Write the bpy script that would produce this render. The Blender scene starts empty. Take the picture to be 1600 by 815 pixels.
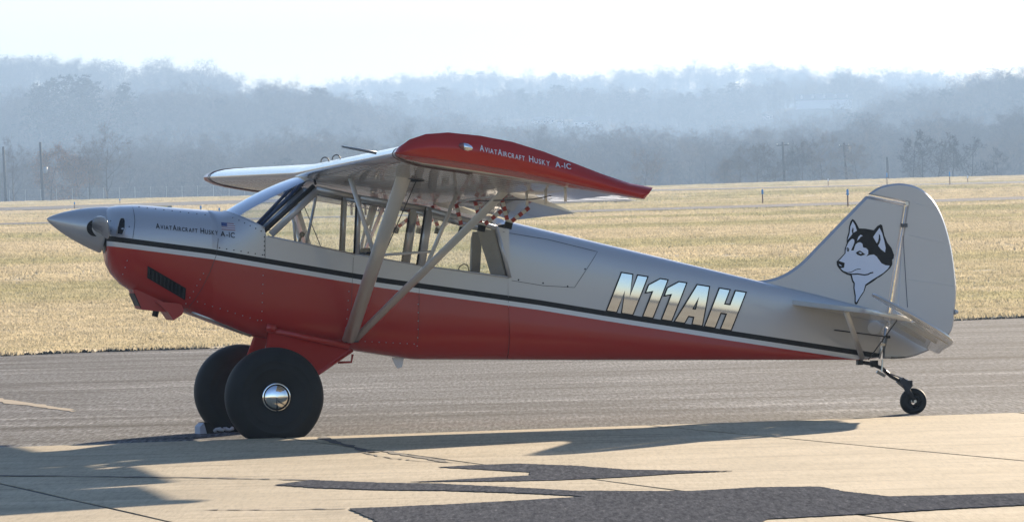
import bpy, bmesh, math, random
import numpy as np
from mathutils import Vector, Matrix
from mathutils.bvhtree import BVHTree
from mathutils.geometry import tessellate_polygon
R = math.radians
sc = bpy.context.scene
col = sc.collection

# ------------------------------------------------------------------ camera
FPX = 1600 * 200 / 36.0            # 200 mm lens, in photograph pixels
CAM = Vector((0, 0, 1.40))
ROLL = R(1.5)
PITCH = math.atan((407.5 - 379) / FPX)
_right = Vector((1, 0, 0)); _fwd = Vector((0, math.cos(PITCH), -math.sin(PITCH))); _up = _right.cross(_fwd)
_rr = _right * math.cos(ROLL) - _up * math.sin(ROLL)
_uu = _right * math.sin(ROLL) + _up * math.cos(ROLL)
cd = bpy.data.cameras.new('camera'); cam = bpy.data.objects.new('camera', cd); col.objects.link(cam)
cd.lens = 200; cd.sensor_width = 36; cd.clip_start = 0.5; cd.clip_end = 20000
m = Matrix((_rr, _uu, -_fwd)).transposed().to_4x4(); m.translation = CAM
cam.matrix_world = m
sc.camera = cam

# ------------------------------------------------------------------ sky, sun, exposure
SUN_AZ, SUN_EL = 22.4, 13.5         # degrees right of the view direction, above the ground
w = bpy.data.worlds.new('World'); sc.world = w; w.use_nodes = True
nt = w.node_tree; bg = nt.nodes['Background']
sky = nt.nodes.new('ShaderNodeTexSky'); sky.sky_type = 'NISHITA'; sky.sun_disc = False
sky.sun_elevation = R(SUN_EL); sky.sun_rotation = R(SUN_AZ)
sky.air_density = 1.0; sky.dust_density = 0.25; sky.ozone_density = 3.0
tint = nt.nodes.new('ShaderNodeMix'); tint.data_type = 'RGBA'; tint.blend_type = 'MULTIPLY'; tint.inputs[0].default_value = 1.0
tint.inputs[7].default_value = (1.04, 0.965, 1.03, 1)      # cool white balance of the whole sky
nt.links.new(sky.outputs[0], tint.inputs[6]); nt.links.new(tint.outputs[2], bg.inputs[0]); bg.inputs[1].default_value = 0.062
sd = bpy.data.lights.new('sun', 'SUN'); sd.energy = 5.0; sd.angle = R(0.53); sd.color = (1.0, 0.83, 0.62)
so = bpy.data.objects.new('sun', sd); col.objects.link(so)
_d = Vector((math.sin(R(SUN_AZ)) * math.cos(R(SUN_EL)), math.cos(R(SUN_AZ)) * math.cos(R(SUN_EL)), math.sin(R(SUN_EL))))
so.rotation_euler = _d.to_track_quat('Z', 'Y').to_euler(); so.location = _d * 200
vs = sc.view_settings; vs.view_transform = 'Standard'; vs.look = 'None'; vs.gamma = 1; vs.exposure = 1.66
sc.render.engine = 'CYCLES'
cy = sc.cycles
cy.use_denoising = True
try: cy.denoiser = 'OPENIMAGEDENOISE'
except Exception: pass
cy.max_bounces = 8; cy.transparent_max_bounces = 24; cy.volume_bounces = 1
cy.sample_clamp_indirect = 8
HAZE = 3.3e-4

# ------------------------------------------------------------------ pixel helpers: rays through photograph pixels met with real planes
RM = Matrix((_rr, _uu, _fwd))
def ray(px, py): return RM.transposed() @ Vector((px - 800, -(py - 407.5), FPX))
def ground_at(px, py, z=0.0):
    d = ray(px, py); return CAM + d * ((z - CAM.z) / d.z)
TH = R(10.2)
AX = Vector((math.cos(TH), math.sin(TH), 0)); AY = Vector((-math.sin(TH), math.cos(TH), 0))
ORG = ground_at(430, 684) + AY * 0.93        # aircraft origin: on the ground between the main wheels
def S(px, py, v):
    """aircraft coordinates (aft, up) of a pixel on the aircraft's lengthwise plane at v metres right of centre"""
    d = ray(px, py); t = (v - (CAM - ORG).dot(AY)) / d.dot(AY); P = CAM + d * t - ORG
    return P.dot(AX), P.z
def S3(px, py, v): a = S(px, py, v); return Vector((a[0], v, a[1]))
def at_depth(px, py, Y):
    d = ray(px, py); return CAM + d * (Y / d.y)
def interp(x, pts):
    return float(np.interp(x, [p[0] for p in pts], [p[1] for p in pts]))

# ------------------------------------------------------------------ materials
MATS = {}
def mat(name, color, rough=0.6, metal=0.0, coat=0.0, var=0.0, vscale=3.0, bump=0.0, bscale=40.0, spec=0.5, trans=0.0):
    if name in MATS: return MATS[name]
    M = bpy.data.materials.new(name); M.use_nodes = True; N = M.node_tree.nodes; Lk = M.node_tree.links
    b = N['Principled BSDF']; b.inputs['Base Color'].default_value = (*color, 1)
    b.inputs['Roughness'].default_value = rough; b.inputs['Metallic'].default_value = metal
    b.inputs['Coat Weight'].default_value = coat; b.inputs['Coat Roughness'].default_value = 0.05
    b.inputs['Specular IOR Level'].default_value = spec
    tc = N.new('ShaderNodeTexCoord')
    if var:
        n = N.new('ShaderNodeTexNoise'); n.inputs['Scale'].default_value = vscale; n.inputs['Detail'].default_value = 6
        Lk.new(tc.outputs['Object'], n.inputs['Vector'])
        mx = N.new('ShaderNodeMix'); mx.data_type = 'RGBA'
        mx.inputs[6].default_value = (*[c * (1 - var) for c in color], 1); mx.inputs[7].default_value = (*[min(1, c * (1 + var)) for c in color], 1)
        Lk.new(n.outputs[0], mx.inputs[0]); Lk.new(mx.outputs[2], b.inputs['Base Color'])
    if bump:
        n2 = N.new('ShaderNodeTexNoise'); n2.inputs['Scale'].default_value = bscale; n2.inputs['Detail'].default_value = 4
        Lk.new(tc.outputs['Object'], n2.inputs['Vector'])
        bp = N.new('ShaderNodeBump'); bp.inputs['Strength'].default_value = bump; bp.inputs['Distance'].default_value = 0.01
        Lk.new(n2.outputs[0], bp.inputs['Height']); Lk.new(bp.outputs[0], b.inputs['Normal'])
    MATS[name] = M; return M
SILVER = mat('silver_paint', (0.49, 0.495, 0.505), 0.33, 0.35, 0.6, 0.04, 2.5, 0.03, 3)
SILVER_F = mat('silver_fabric', (0.60, 0.60, 0.59), 0.24, 0.4, 0.5, 0.05, 4, 0.06, 9)
WHITE = mat('white_paint', (0.72, 0.73, 0.75), 0.35, 0.1, 0.4)
LINE = mat('pale_line_paint', (0.60, 0.61, 0.63), 0.35, 0.3, 0.4)
RED = mat('red_paint', (0.42, 0.020, 0.012), 0.26, 0.0, 0.2, 0.06, 2, 0.03, 3, spec=0.4)
BLACK = mat('black_paint', (0.006, 0.006, 0.007), 0.45, 0, 0.0, spec=0.25)
RED_M = mat('red_satin_paint', (0.42, 0.020, 0.012), 0.45, 0.0, 0.15)
RUBBER = mat('tyre_rubber', (0.012, 0.0125, 0.013), 0.65, 0, 0, 0.5, 7, 0.10, 60, spec=0.25)
DARK = mat('dark_metal', (0.03, 0.03, 0.034), 0.45, 0.5)
DARKBLUE = mat('dark_blue_trim', (0.03, 0.05, 0.10), 0.5)
CHROME = mat('chrome', (0.86, 0.87, 0.88), 0.04, 1.0)
MIRROR = mat('chrome_vinyl', (0.74, 0.79, 0.85), 0.06, 1.0)
ALU = mat('bare_aluminium', (0.62, 0.62, 0.60), 0.3, 0.85)
STRUT = mat('strut_paint', (0.68, 0.665, 0.64), 0.35, 0.15, 0.5)
SEATM = mat('black_upholstery', (0.015, 0.015, 0.017), 0.8)
INTER = mat('grey_liner', (0.10, 0.105, 0.11), 0.7, 0, 0, 0.2, 8)
TAPE_R = mat('red_tape', (0.42, 0.05, 0.03), 0.6)
TAPE_W = mat('white_tape', (0.75, 0.72, 0.66), 0.6)
FLAGR = mat('flag_red', (0.36, 0.20, 0.20), 0.5); FLAGB = mat('flag_blue', (0.05, 0.08, 0.22), 0.5)
def glass_mat(name, tint=(0.95, 0.97, 0.98), refl=1.45):
    M = bpy.data.materials.new(name); M.use_nodes = True; N = M.node_tree.nodes; Lk = M.node_tree.links
    N.remove(N['Principled BSDF'])
    t = N.new('ShaderNodeBsdfTransparent'); t.inputs[0].default_value = (*tint, 1)
    g = N.new('ShaderNodeBsdfGlossy'); g.inputs['Roughness'].default_value = 0.02
    fr = N.new('ShaderNodeFresnel'); fr.inputs[0].default_value = refl
    mx = N.new('ShaderNodeMixShader'); Lk.new(fr.outputs[0], mx.inputs[0]); Lk.new(t.outputs[0], mx.inputs[1]); Lk.new(g.outputs[0], mx.inputs[2])
    Lk.new(mx.outputs[0], N['Material Output'].inputs[0]); MATS[name] = M; return M
GLASS = glass_mat('perspex'); GLASS_W = glass_mat('windshield_perspex', (0.84, 0.89, 0.96), 1.22)

# ------------------------------------------------------------------ mesh helpers
def mesh_obj(name, verts, faces, mats, parent=None, midx=None, smooth=False):
    me = bpy.data.meshes.new(name); me.from_pydata([tuple(v) for v in verts], [], [tuple(f) for f in faces])
    for M in (mats if isinstance(mats, (list, tuple)) else [mats]): me.materials.append(M)
    if midx is not None: me.polygons.foreach_set('material_index', midx)
    if smooth: me.polygons.foreach_set('use_smooth', [True] * len(me.polygons))
    me.update()
    o = bpy.data.objects.new(name, me); col.objects.link(o)
    if parent: o.parent = parent
    return o
def fix_normals(o):
    bm = bmesh.new(); bm.from_mesh(o.data); bmesh.ops.remove_doubles(bm, verts=bm.verts, dist=1e-5)
    bmesh.ops.recalc_face_normals(bm, faces=bm.faces); bm.to_mesh(o.data); bm.free(); return o
def sharpen(o, ang=35):
    bm = bmesh.new(); bm.from_mesh(o.data)
    for e in bm.edges:
        if len(e.link_faces) == 2 and e.calc_face_angle(0) > R(ang): e.smooth = False
    for f in bm.faces: f.smooth = True
    bm.to_mesh(o.data); bm.free(); return o
class MB:
    def __init__(s): s.v = []; s.f = []; s.m = []
    def add(s, v, f, mi=0):
        k = len(s.v); s.v += [tuple(x) for x in v]; s.f += [tuple(i + k for i in q) for q in f]; s.m += [mi] * len(f); return s
    def box(s, c, size, rot=None, mi=0):
        c = Vector(c); v = []
        for sx in (-.5, .5):
            for sy in (-.5, .5):
                for sz in (-.5, .5):
                    p = Vector((sx * size[0], sy * size[1], sz * size[2]))
                    if rot: p = rot @ p
                    v.append(c + p)
        return s.add(v, [(0, 1, 3, 2), (4, 6, 7, 5), (0, 4, 5, 1), (2, 3, 7, 6), (0, 2, 6, 4), (1, 5, 7, 3)], mi)
    def tube(s, pts, r, n=8, mi=0, cap=True):
        pts = [Vector(p) for p in pts]; rs = r if isinstance(r, (list, tuple)) else [r] * len(pts)
        rings = []; k = len(s.v); prev = None
        for i, p in enumerate(pts):
            d = (pts[min(i + 1, len(pts) - 1)] - pts[max(i - 1, 0)]).normalized()
            a = d.orthogonal() if prev is None else (prev - d * prev.dot(d))
            a.normalize(); prev = a; b = d.cross(a)
            s.v += [tuple(p + (a * math.cos(2 * math.pi * j / n) + b * math.sin(2 * math.pi * j / n)) * rs[i]) for j in range(n)]
        for i in range(len(pts) - 1):
            for j in range(n):
                s.f.append((k + i * n + j, k + i * n + (j + 1) % n, k + (i + 1) * n + (j + 1) % n, k + (i + 1) * n + j)); s.m.append(mi)
        if cap:
            s.f.append(tuple(k + j for j in range(n))[::-1]); s.f.append(tuple(k + (len(pts) - 1) * n + j for j in range(n))); s.m += [mi, mi]
        return s
    def blade(s, p, q, chord_dir, c, t, n=10, mi=0, c2=None):
        """streamlined bar from p to q"""
        p, q = Vector(p), Vector(q); d = (q - p).normalized(); a = Vector(chord_dir); a = (a - d * a.dot(d)).normalized(); b = d.cross(a); k = len(s.v)
        for P, cc in ((p, c), (q, c2 or c)):
            for j in range(n):
                an = 2 * math.pi * j / n; s.v.append(tuple(P + a * (math.cos(an) * cc / 2) + b * (math.sin(an) * t / 2)))
        for j in range(n): s.f.append((k + j, k + (j + 1) % n, k + n + (j + 1) % n, k + n + j)); s.m.append(mi)
        s.f.append(tuple(k + j for j in range(n))[::-1]); s.f.append(tuple(k + n + j for j in range(n))); s.m += [mi, mi]
        return s
    def prism(s, poly, y0, y1, mi=0):
        """polygon in (x,z) pushed from y0 to y1"""
        n = len(poly); v = [(p[0], y0, p[1]) for p in poly] + [(p[0], y1, p[1]) for p in poly]
        f = [(i, (i + 1) % n, n + (i + 1) % n, n + i) for i in range(n)] + [tuple(range(n))[::-1], tuple(range(n, 2 * n))]
        return s.add(v, f, mi)
    def lathe(s, prof, n=48, axis='y', c=(0, 0, 0), mi=0, closed=False):
        k = len(s.v); c = Vector(c)
        for (a, r) in prof:
            for j in range(n):
                an = 2 * math.pi * j / n
                p = Vector((r * math.cos(an), a, r * math.sin(an))) if axis == 'y' else (Vector((a, r * math.cos(an), r * math.sin(an))) if axis == 'x' else Vector((r * math.cos(an), r * math.sin(an), a)))
                s.v.append(tuple(c + p))
        m_ = len(prof)
        for i in range(m_ if closed else m_ - 1):
            for j in range(n):
                i2 = (i + 1) % m_; s.f.append((k + i * n + j, k + i * n + (j + 1) % n, k + i2 * n + (j + 1) % n, k + i2 * n + j)); s.m.append(mi)
        return s
    def build(s, name, mats, parent=None, smooth=False, sharp=None):
        o = mesh_obj(name, s.v, s.f, mats, parent, s.m, smooth); fix_normals(o)
        if sharp: sharpen(o, sharp)
        return o
def tag(o, label, cat, group=None, kind=None):
    o['label'] = label; o['category'] = cat
    if group: o['group'] = group
    if kind: o['kind'] = kind
    return o
def empty(name, loc=(0, 0, 0), rz=0.0):
    o = bpy.data.objects.new(name, None); col.objects.link(o); o.location = loc; o.rotation_euler = (0, 0, rz); o.empty_display_size = 0.1; return o
def struct(o): o['kind'] = 'structure'; return o
def copy_tree(o, parent=None):
    c = o.copy(); col.objects.link(c); c.parent = parent
    for ch in list(o.children): copy_tree(ch, c)
    return c
# ================================================================== the setting
def nodes(name):
    M = bpy.data.materials.new(name); M.use_nodes = True; return M, M.node_tree.nodes, M.node_tree.links, M.node_tree.nodes['Principled BSDF']
def noise(N, Lk, vec, scale, detail=6, rough=0.55):
    n = N.new('ShaderNodeTexNoise'); n.inputs['Scale'].default_value = scale; n.inputs['Detail'].default_value = detail; n.inputs['Roughness'].default_value = rough
    Lk.new(vec, n.inputs['Vector']); return n.outputs[0]
def ramp(N, Lk, fac, stops):
    r = N.new('ShaderNodeValToRGB'); Lk.new(fac, r.inputs[0]); e = r.color_ramp.elements
    while len(e) < len(stops): e.new(0.5)
    for i, (p, c) in enumerate(stops): e[i].position = p; e[i].color = (*c, 1)
    return r.outputs[0]
def mixc(N, Lk, fac, a, b, mode='MIX'):
    x = N.new('ShaderNodeMix'); x.data_type = 'RGBA'; x.blend_type = mode
    for s, k in ((fac, 0), (a, 6), (b, 7)):
        if isinstance(s, (int, float)): x.inputs[k].default_value = s
        elif isinstance(s, tuple): x.inputs[k].default_value = (*s, 1)
        else: Lk.new(s, x.inputs[k])
    return x.outputs[2]
def mapping(N, Lk, vec, scale, rz=0.0):
    mp = N.new('ShaderNodeMapping'); mp.inputs['Scale'].default_value = scale; mp.inputs['Rotation'].default_value = (0, 0, rz); Lk.new(vec, mp.inputs[0]); return mp.outputs[0]
def bump(N, Lk, b, h, strength, dist):
    bp = N.new('ShaderNodeBump'); bp.inputs['Strength'].default_value = strength; bp.inputs['Distance'].default_value = dist
    Lk.new(h, bp.inputs['Height']); Lk.new(bp.outputs[0], b.inputs['Normal'])

EDGE_A = math.atan2(1.894, 7.641)            # direction of the concrete edge
def grass_colour(N, Lk, pos):
    a = noise(N, Lk, mapping(N, Lk, pos, (0.02, 0.028, 0.05)), 1.0, 6)
    c = ramp(N, Lk, a, [(0.40, (0.58, 0.505, 0.37)), (0.50, (0.52, 0.455, 0.315)), (0.565, (0.37, 0.355, 0.20)), (0.63, (0.26, 0.27, 0.13))])
    a2 = noise(N, Lk, pos, 1.3, 6)
    return mixc(N, Lk, 0.45, c, ramp(N, Lk, a2, [(0.3, (0.33, 0.285, 0.165)), (0.7, (0.66, 0.58, 0.43))]))
M, N, Lk, b = nodes('field_soil'); geo = N.new('ShaderNodeNewGeometry'); pos = geo.outputs['Position']
gc = grass_colour(N, Lk, pos); sep = N.new('ShaderNodeSeparateXYZ'); Lk.new(pos, sep.inputs[0])
mr = N.new('ShaderNodeMapRange'); mr.inputs[1].default_value = 880; mr.inputs[2].default_value = 960; Lk.new(sep.outputs[1], mr.inputs[0])
wood = ramp(N, Lk, noise(N, Lk, pos, 0.06, 6), [(0.3, (0.07, 0.055, 0.04)), (0.7, (0.13, 0.10, 0.07))])
Lk.new(mixc(N, Lk, mr.outputs[0], gc, wood), b.inputs['Base Color']); b.inputs['Roughness'].default_value = 0.95
b.inputs['Specular IOR Level'].default_value = 0.1
bump(N, Lk, b, noise(N, Lk, pos, 5, 8), 0.8, 0.05)
SOIL = M
M, N, Lk, b = nodes('asphalt'); geo = N.new('ShaderNodeNewGeometry'); pos = geo.outputs['Position']
fine = noise(N, Lk, mapping(N, Lk, pos, (1, .06, 1), -0.12), 34, 5, 0.75)
str_ = noise(N, Lk, mapping(N, Lk, pos, (0.10, 0.55, 1), -0.12), 1.6, 8, 0.65)
c = ramp(N, Lk, str_, [(0.34, (0.032, 0.034, 0.037)), (0.42, (0.092, 0.097, 0.104)), (0.56, (0.13, 0.136, 0.143)), (0.64, (0.24, 0.24, 0.238))])
mot = noise(N, Lk, mapping(N, Lk, pos, (0.22, 0.12, 1)), 1.0, 7, 0.6)
c = mixc(N, Lk, 0.9, c, ramp(N, Lk, mot, [(0.38, (0.62, 0.62, 0.64)), (0.52, (1, 1, 1)), (0.66, (1.28, 1.26, 1.22))]), 'MULTIPLY')
c = mixc(N, Lk, 0.85, c, ramp(N, Lk, fine, [(0.36, (0.15, 0.15, 0.15)), (0.5, (1, 1, 1)), (0.64, (2.3, 2.25, 2.2))]), 'MULTIPLY')
Lk.new(c, b.inputs['Base Color']); b.inputs['Roughness'].default_value = 0.95; b.inputs['Specular IOR Level'].default_value = 0.04
bump(N, Lk, b, fine, 0.35, 0.008); ASPH = M
M, N, Lk, b = nodes('concrete'); geo = N.new('ShaderNodeNewGeometry'); pos = geo.outputs['Position']
fine = noise(N, Lk, mapping(N, Lk, pos, (1, .07, 1), -EDGE_A), 45, 5, 0.75); big = noise(N, Lk, pos, 0.9, 8, 0.65)
st = noise(N, Lk, mapping(N, Lk, pos, (0.25, 1.6, 1), -EDGE_A), 2.2, 8, 0.7)
c = ramp(N, Lk, big, [(0.28, (0.31, 0.255, 0.165)), (0.5, (0.42, 0.345, 0.225)), (0.72, (0.50, 0.415, 0.28))])
c = mixc(N, Lk, 0.8, c, ramp(N, Lk, st, [(0.34, (0.45, 0.44, 0.43)), (0.44, (0.92, 0.92, 0.92)), (0.58, (1.0, 1.0, 1.0)), (0.7, (1.15, 1.14, 1.12))]), 'MULTIPLY')
c = mixc(N, Lk, 0.6, c, ramp(N, Lk, fine, [(0.3, (0.55, 0.55, 0.55)), (0.5, (1, 1, 1)), (0.7, (1.25, 1.25, 1.25))]), 'MULTIPLY')
Lk.new(c, b.inputs['Base Color']); b.inputs['Roughness'].default_value = 0.85; b.inputs['Specular IOR Level'].default_value = 0.2
bump(N, Lk, b, fine, 0.25, 0.006); CONC = M
M, N, Lk, b = nodes('fresh_tar'); geo = N.new('ShaderNodeNewGeometry'); pos = geo.outputs['Position']
fine = noise(N, Lk, mapping(N, Lk, pos, (1, .09, 1)), 45, 4, 0.8)
Lk.new(ramp(N, Lk, fine, [(0.34, (0.075, 0.077, 0.081)), (0.50, (0.125, 0.127, 0.132)), (0.64, (0.17, 0.171, 0.174)), (0.72, (0.32, 0.31, 0.30))]), b.inputs['Base Color']); b.inputs['Roughness'].default_value = 0.85; b.inputs['Specular IOR Level'].default_value = 0.0
bump(N, Lk, b, fine, 0.12, 0.004); TAR = M
PAINT_Y = mat('faded_yellow_marking', (0.25, 0.19, 0.115), 0.85, 0, 0, 0.5, 6)
PAINT_W = mat('runway_white', (0.72, 0.72, 0.72), 0.8, 0, 0, 0.2, 2)
JOINT = mat('joint_filler', (0.02, 0.02, 0.022), 0.8)
TAXI = mat('far_pavement', (0.13, 0.13, 0.135), 0.95, 0, 0, 0.25, 0.2, spec=0.05)

FIELD = [(-900, 0), (70, 0), (88, 0), (110, .25), (150, .95), (200, 1.65), (300, 2.75), (350, 3.3), (450, 4.5), (600, 6.4), (750, 8.0), (850, 9.3), (905, 9.4), (960, 7), (1050, 7), (6000, 7)]
def yh(x): return 379 - (x - 800) * 0.0262
RIDGES = [  # distance, foot distance, tree height allowed for, tree-top line in pixels
 (1450, 1230, 13, [(-600, 240), (0, 242), (150, 236), (300, 228), (450, 220), (600, 216), (800, 216), (900, 206), (1000, 212), (1100, 206), (1200, 204), (1300, 206), (1400, 204), (1500, 194), (1600, 186), (2200, 170)]),
 (2200, 1960, 17, [(-600, 190), (-100, 168), (0, 158), (60, 148), (150, 142), (300, 142), (400, 142), (480, 131), (530, 146), (580, 170), (650, 188), (750, 200), (850, 205), (1000, 212), (1150, 200), (1250, 186), (1330, 176), (1400, 160), (1500, 142), (1560, 118), (1620, 108), (2200, 90)]),
 (3050, 2780, 18, [(-600, 60), (0, 79), (60, 84), (100, 92), (200, 103), (300, 109), (405, 114), (425, 134), (500, 150), (620, 148), (720, 142), (850, 139), (930, 140), (1000, 142), (1100, 138), (1160, 128), (1230, 115), (1290, 112), (1345, 116), (1400, 134), (1480, 142), (1600, 136), (2200, 120)]),
 (4300, 4000, 21, [(-600, 140), (300, 140), (430, 136), (480, 129), (515, 119), (560, 109), (700, 106), (800, 108), (900, 107), (1000, 101), (1200, 98), (1400, 104), (1500, 111), (1600, 114), (2200, 118)])]
_rg = []
for (Yc, Y0, th, tops) in RIDGES:
    _rg.append((Yc, Y0, [p[0] for p in tops], [CAM.z + (yh(x) - y) / FPX * Yc - th for x, y in tops]))
def height(x, y):
    z = interp(y, FIELD) + 0.12 * math.sin(x * 0.05 + y * 0.013) * min(1, max(0, (y - 120) / 200))
    if y > 925:
        px = 800 + x / y * FPX
        for (Yc, Y0, xs, zs) in _rg:
            if y <= Y0: continue
            zc = float(np.interp(px, xs, zs))
            t = (y - Y0) / (Yc - Y0)
            if t < 1: k = t * t * (3 - 2 * t)
            else: k = max(0, 1 - ((y - Yc) / 420) ** 2)
            z = max(z, 7 + (zc - 7) * k + 2.5 * math.sin(x * 0.021 + y * 0.017) * math.sin(y * 0.011 - x * 0.013) * k)
    return z
ys = [-300, -150, -60, -20, 0, 15, 30, 45, 60, 75, 88] + list(range(95, 200, 8)) + list(range(200, 960, 22)) + list(range(960, 4420, 36)) + [4500, 4700, 4900, 5400]
NX = 121; gv = []; gf = []
for y in ys:
    half = max(60, abs(y)) * 0.30 + 40
    if y < 0: half = 300
    for i in range(NX):
        x = -half + 2 * half * i / (NX - 1)
        inside = y < 92
        gv.append((x, y, (-0.06 if inside else 0) + height(x, y)))
for j in range(len(ys) - 1):
    for i in range(NX - 1):
        a = j * NX + i; gf.append((a, a + 1, a + NX + 1, a + NX))
struct(mesh_obj('ground', gv, gf, SOIL, smooth=True))

def sheet(name, pts, z, M, parent=None, thick=0.0):
    """flat polygon at height z; its sides go down by thick"""
    n = len(pts); v = [(p[0], p[1], z) for p in pts]; f = []
    tri = tessellate_polygon([[Vector((p[0], p[1], 0)) for p in pts]])
    if thick:
        v += [(p[0], p[1], z - thick) for p in pts]
        f = [(i, (i + 1) % n, n + (i + 1) % n, n + i) for i in range(n)]
    o = mesh_obj(name, v, [tuple(t) for t in tri] + f, M, parent); fix_normals(o)
    if o.data.polygons and sum(p.normal.z for p in o.data.polygons if abs(p.normal.z) > .5) < 0: o.data.flip_normals()
    return o
ED = Vector((math.cos(EDGE_A), math.sin(EDGE_A), 0)); EN = Vector((-ED.y, ED.x, 0))
E0 = ground_at(0, 699.5); 
def along(u, v): return E0 + ED * u + EN * v
# asphalt taxi lane between the concrete and the grass, wavering grass edge
rnd = random.Random(3)
gA = ground_at(0, 556); gB = ground_at(1600, 497); gd = (gB - gA)
edge = []
for k in range(-60, 161):
    t = k / 100; p = gA + gd * t + Vector((0, rnd.uniform(-.25, .25) + 0.35 * math.sin(k * .21), 0)); edge.append((p.x, p.y))
far_l = edge[0]; far_r = edge[-1]
asp = [(far_l[0] - 100, far_l[1] - 60)] + edge + [(far_r[0] + 100, far_r[1] + 60), tuple(along(110, -1.0))[:2], tuple(along(-110, -1.0))[:2]]
struct(sheet('asphalt_lane', asp, 0.0, ASPH, thick=0.10))
# turf edge: the grass stands a few centimetres proud of the asphalt
EARTH = mat('turf_earth', (0.09, 0.075, 0.05), 0.95, 0, 0, 0.5, 3)
tv = []; tf = []; tm = []
fine_edge = []
for k in range(len(edge) - 1):
    for q in range(8):
        fine_edge.append((edge[k][0] + (edge[k + 1][0] - edge[k][0]) * q / 8, edge[k][1] + (edge[k + 1][1] - edge[k][1]) * q / 8 + rnd.uniform(-.05, .05)))
for (ex, ey) in fine_edge:
    hh = .038 * rnd.uniform(.3, 1.5) * (.6 + .4 * math.sin(ex * 1.3) * math.sin(ex * .37 + 1)); tv += [(ex, ey - .05, -.03), (ex, ey, hh), (ex, ey + 1.2, .035), (ex, ey + 5.0, -.05)]
for k in range(len(fine_edge) - 1):
    for q in range(3): a = k * 4 + q; tf.append((a, a + 4, a + 5, a + 1)); tm.append(1 if q == 0 else 0)
struct(mesh_obj('turf_edge', tv, tf, [SOIL, EARTH], None, tm))
# concrete apron: dark joint filler below, slabs on it
apron = struct(sheet('concrete_apron', [tuple(along(u, v))[:2] for u, v in ((-60, 0), (60, 0), (60, -90), (-60, -90))], 0.003, JOINT))
jd = [-14.6, -11.7, -8.8, -5.9, -2.93, 0.0]
def joint_u(px, py):
    p = ground_at(px, py) - E0; return p.dot(ED)
us = [joint_u(0, 757), joint_u(740, 725), joint_u(1040, 668)]
us = [us[0] - 2.9 * k for k in (5, 4, 3, 2, 1)] + us + [us[2] + 2.9 * k for k in (1, 2, 3, 4, 5, 6)]
us = sorted(us)
for a, b_ in zip(us[:-1], us[1:]):
    pts = []
    for k in range(0, 41):
        pts.append(along(a + .02 + rnd.uniform(-.006, .006), -.09 - k * 1.0))
    for k in range(40, -1, -1):
        pts.append(along(b_ - .02 + rnd.uniform(-.006, .006), -.09 - k * 1.0))
    top = []
    sheet('slab', [(p.x, p.y) for p in pts], 0.008 + rnd.uniform(-.001, .002), CONC, apron, thick=0.004)
def gpoly(pts, jit=0.0, sub=6):
    out = []; r = random.Random(len(pts))
    n = len(pts)
    for i in range(n):
        a = ground_at(*pts[i]); c = ground_at(*pts[(i + 1) % n])
        for k in range(sub):
            p = a.lerp(c, k / sub); q = r.uniform(-1, 1) * jit
            out.append((p.x + q * .25, p.y + q))
    return out
patchA = [(685, 732), (740, 729), (810, 726.5), (900, 730), (980, 736), (1065, 737.6), (1145, 738.2), (1065, 741.5), (975, 747.5), (880, 752), (800, 754), (700, 754.5), (640, 755.5), (760, 749), (828, 745), (828, 740), (760, 736)]
patchB = [(430, 760), (485, 752.5), (600, 757), (680, 758), (800, 764), (900, 769.5), (1000, 770), (1080, 770), (1185, 764), (1280, 763), (1325, 771.5), (1390, 778.5), (1500, 776), (1700, 771), (1700, 789), (1600, 792), (1500, 797), (1350, 806), (1200, 814), (1150, 840), (640, 840), (545, 797.5), (700, 791), (800, 785.5), (915, 778.5), (860, 775), (800, 772.5), (700, 769), (600, 768), (500, 765)]
for pp, zz in ((patchA, 0.0135), (patchB, 0.0145)):
    struct(sheet('tar_patch', gpoly(pp, 0.022, 26), zz, TAR, thick=0.002))
def crack(pts, wd, z=0.0125):
    P = []
    for i in range(len(pts) - 1):
        for k in range(8):
            t = k / 8; P.append(ground_at(pts[i][0] + (pts[i + 1][0] - pts[i][0]) * t, pts[i][1] + (pts[i + 1][1] - pts[i][1]) * t) + Vector((rnd.uniform(-.015, .015), rnd.uniform(-.04, .04), 0)))
    P.append(ground_at(*pts[-1])); L_ = []; R_ = []
    for i, p in enumerate(P):
        d = (P[min(i + 1, len(P) - 1)] - P[max(0, i - 1)]).normalized(); nrm = Vector((-d.y, d.x, 0)); ww = wd * rnd.uniform(.3, 1.3)
        L_.append(p + nrm * ww); R_.append(p - nrm * ww)
    v = [(p.x, p.y, z) for p in L_ + R_]; n = len(L_)
    o = mesh_obj('crack', v, [(i, i + 1, n + i + 1, n + i) for i in range(n - 1)], JOINT, apron)
    return o
crack([(0, 745), (210, 747), (330, 748.5), (435, 751), (490, 752)], 0.045)
crack([(500, 683), (530, 694), (580, 709), (600, 706), (640, 714), (700, 724)], 0.035)
crack([(330, 799), (420, 799), (540, 797)], 0.035)
crack([(560, 708), (610, 718), (660, 722), (735, 726)], 0.012)
# faded yellow marking on the asphalt
struct(sheet('painted_line', gpoly([(-120, 611), (0, 622.5), (60, 631), (112, 638.5), (116, 643), (60, 636), (0, 628.5), (-120, 617)], 0.08), 0.004, PAINT_Y))
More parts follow.
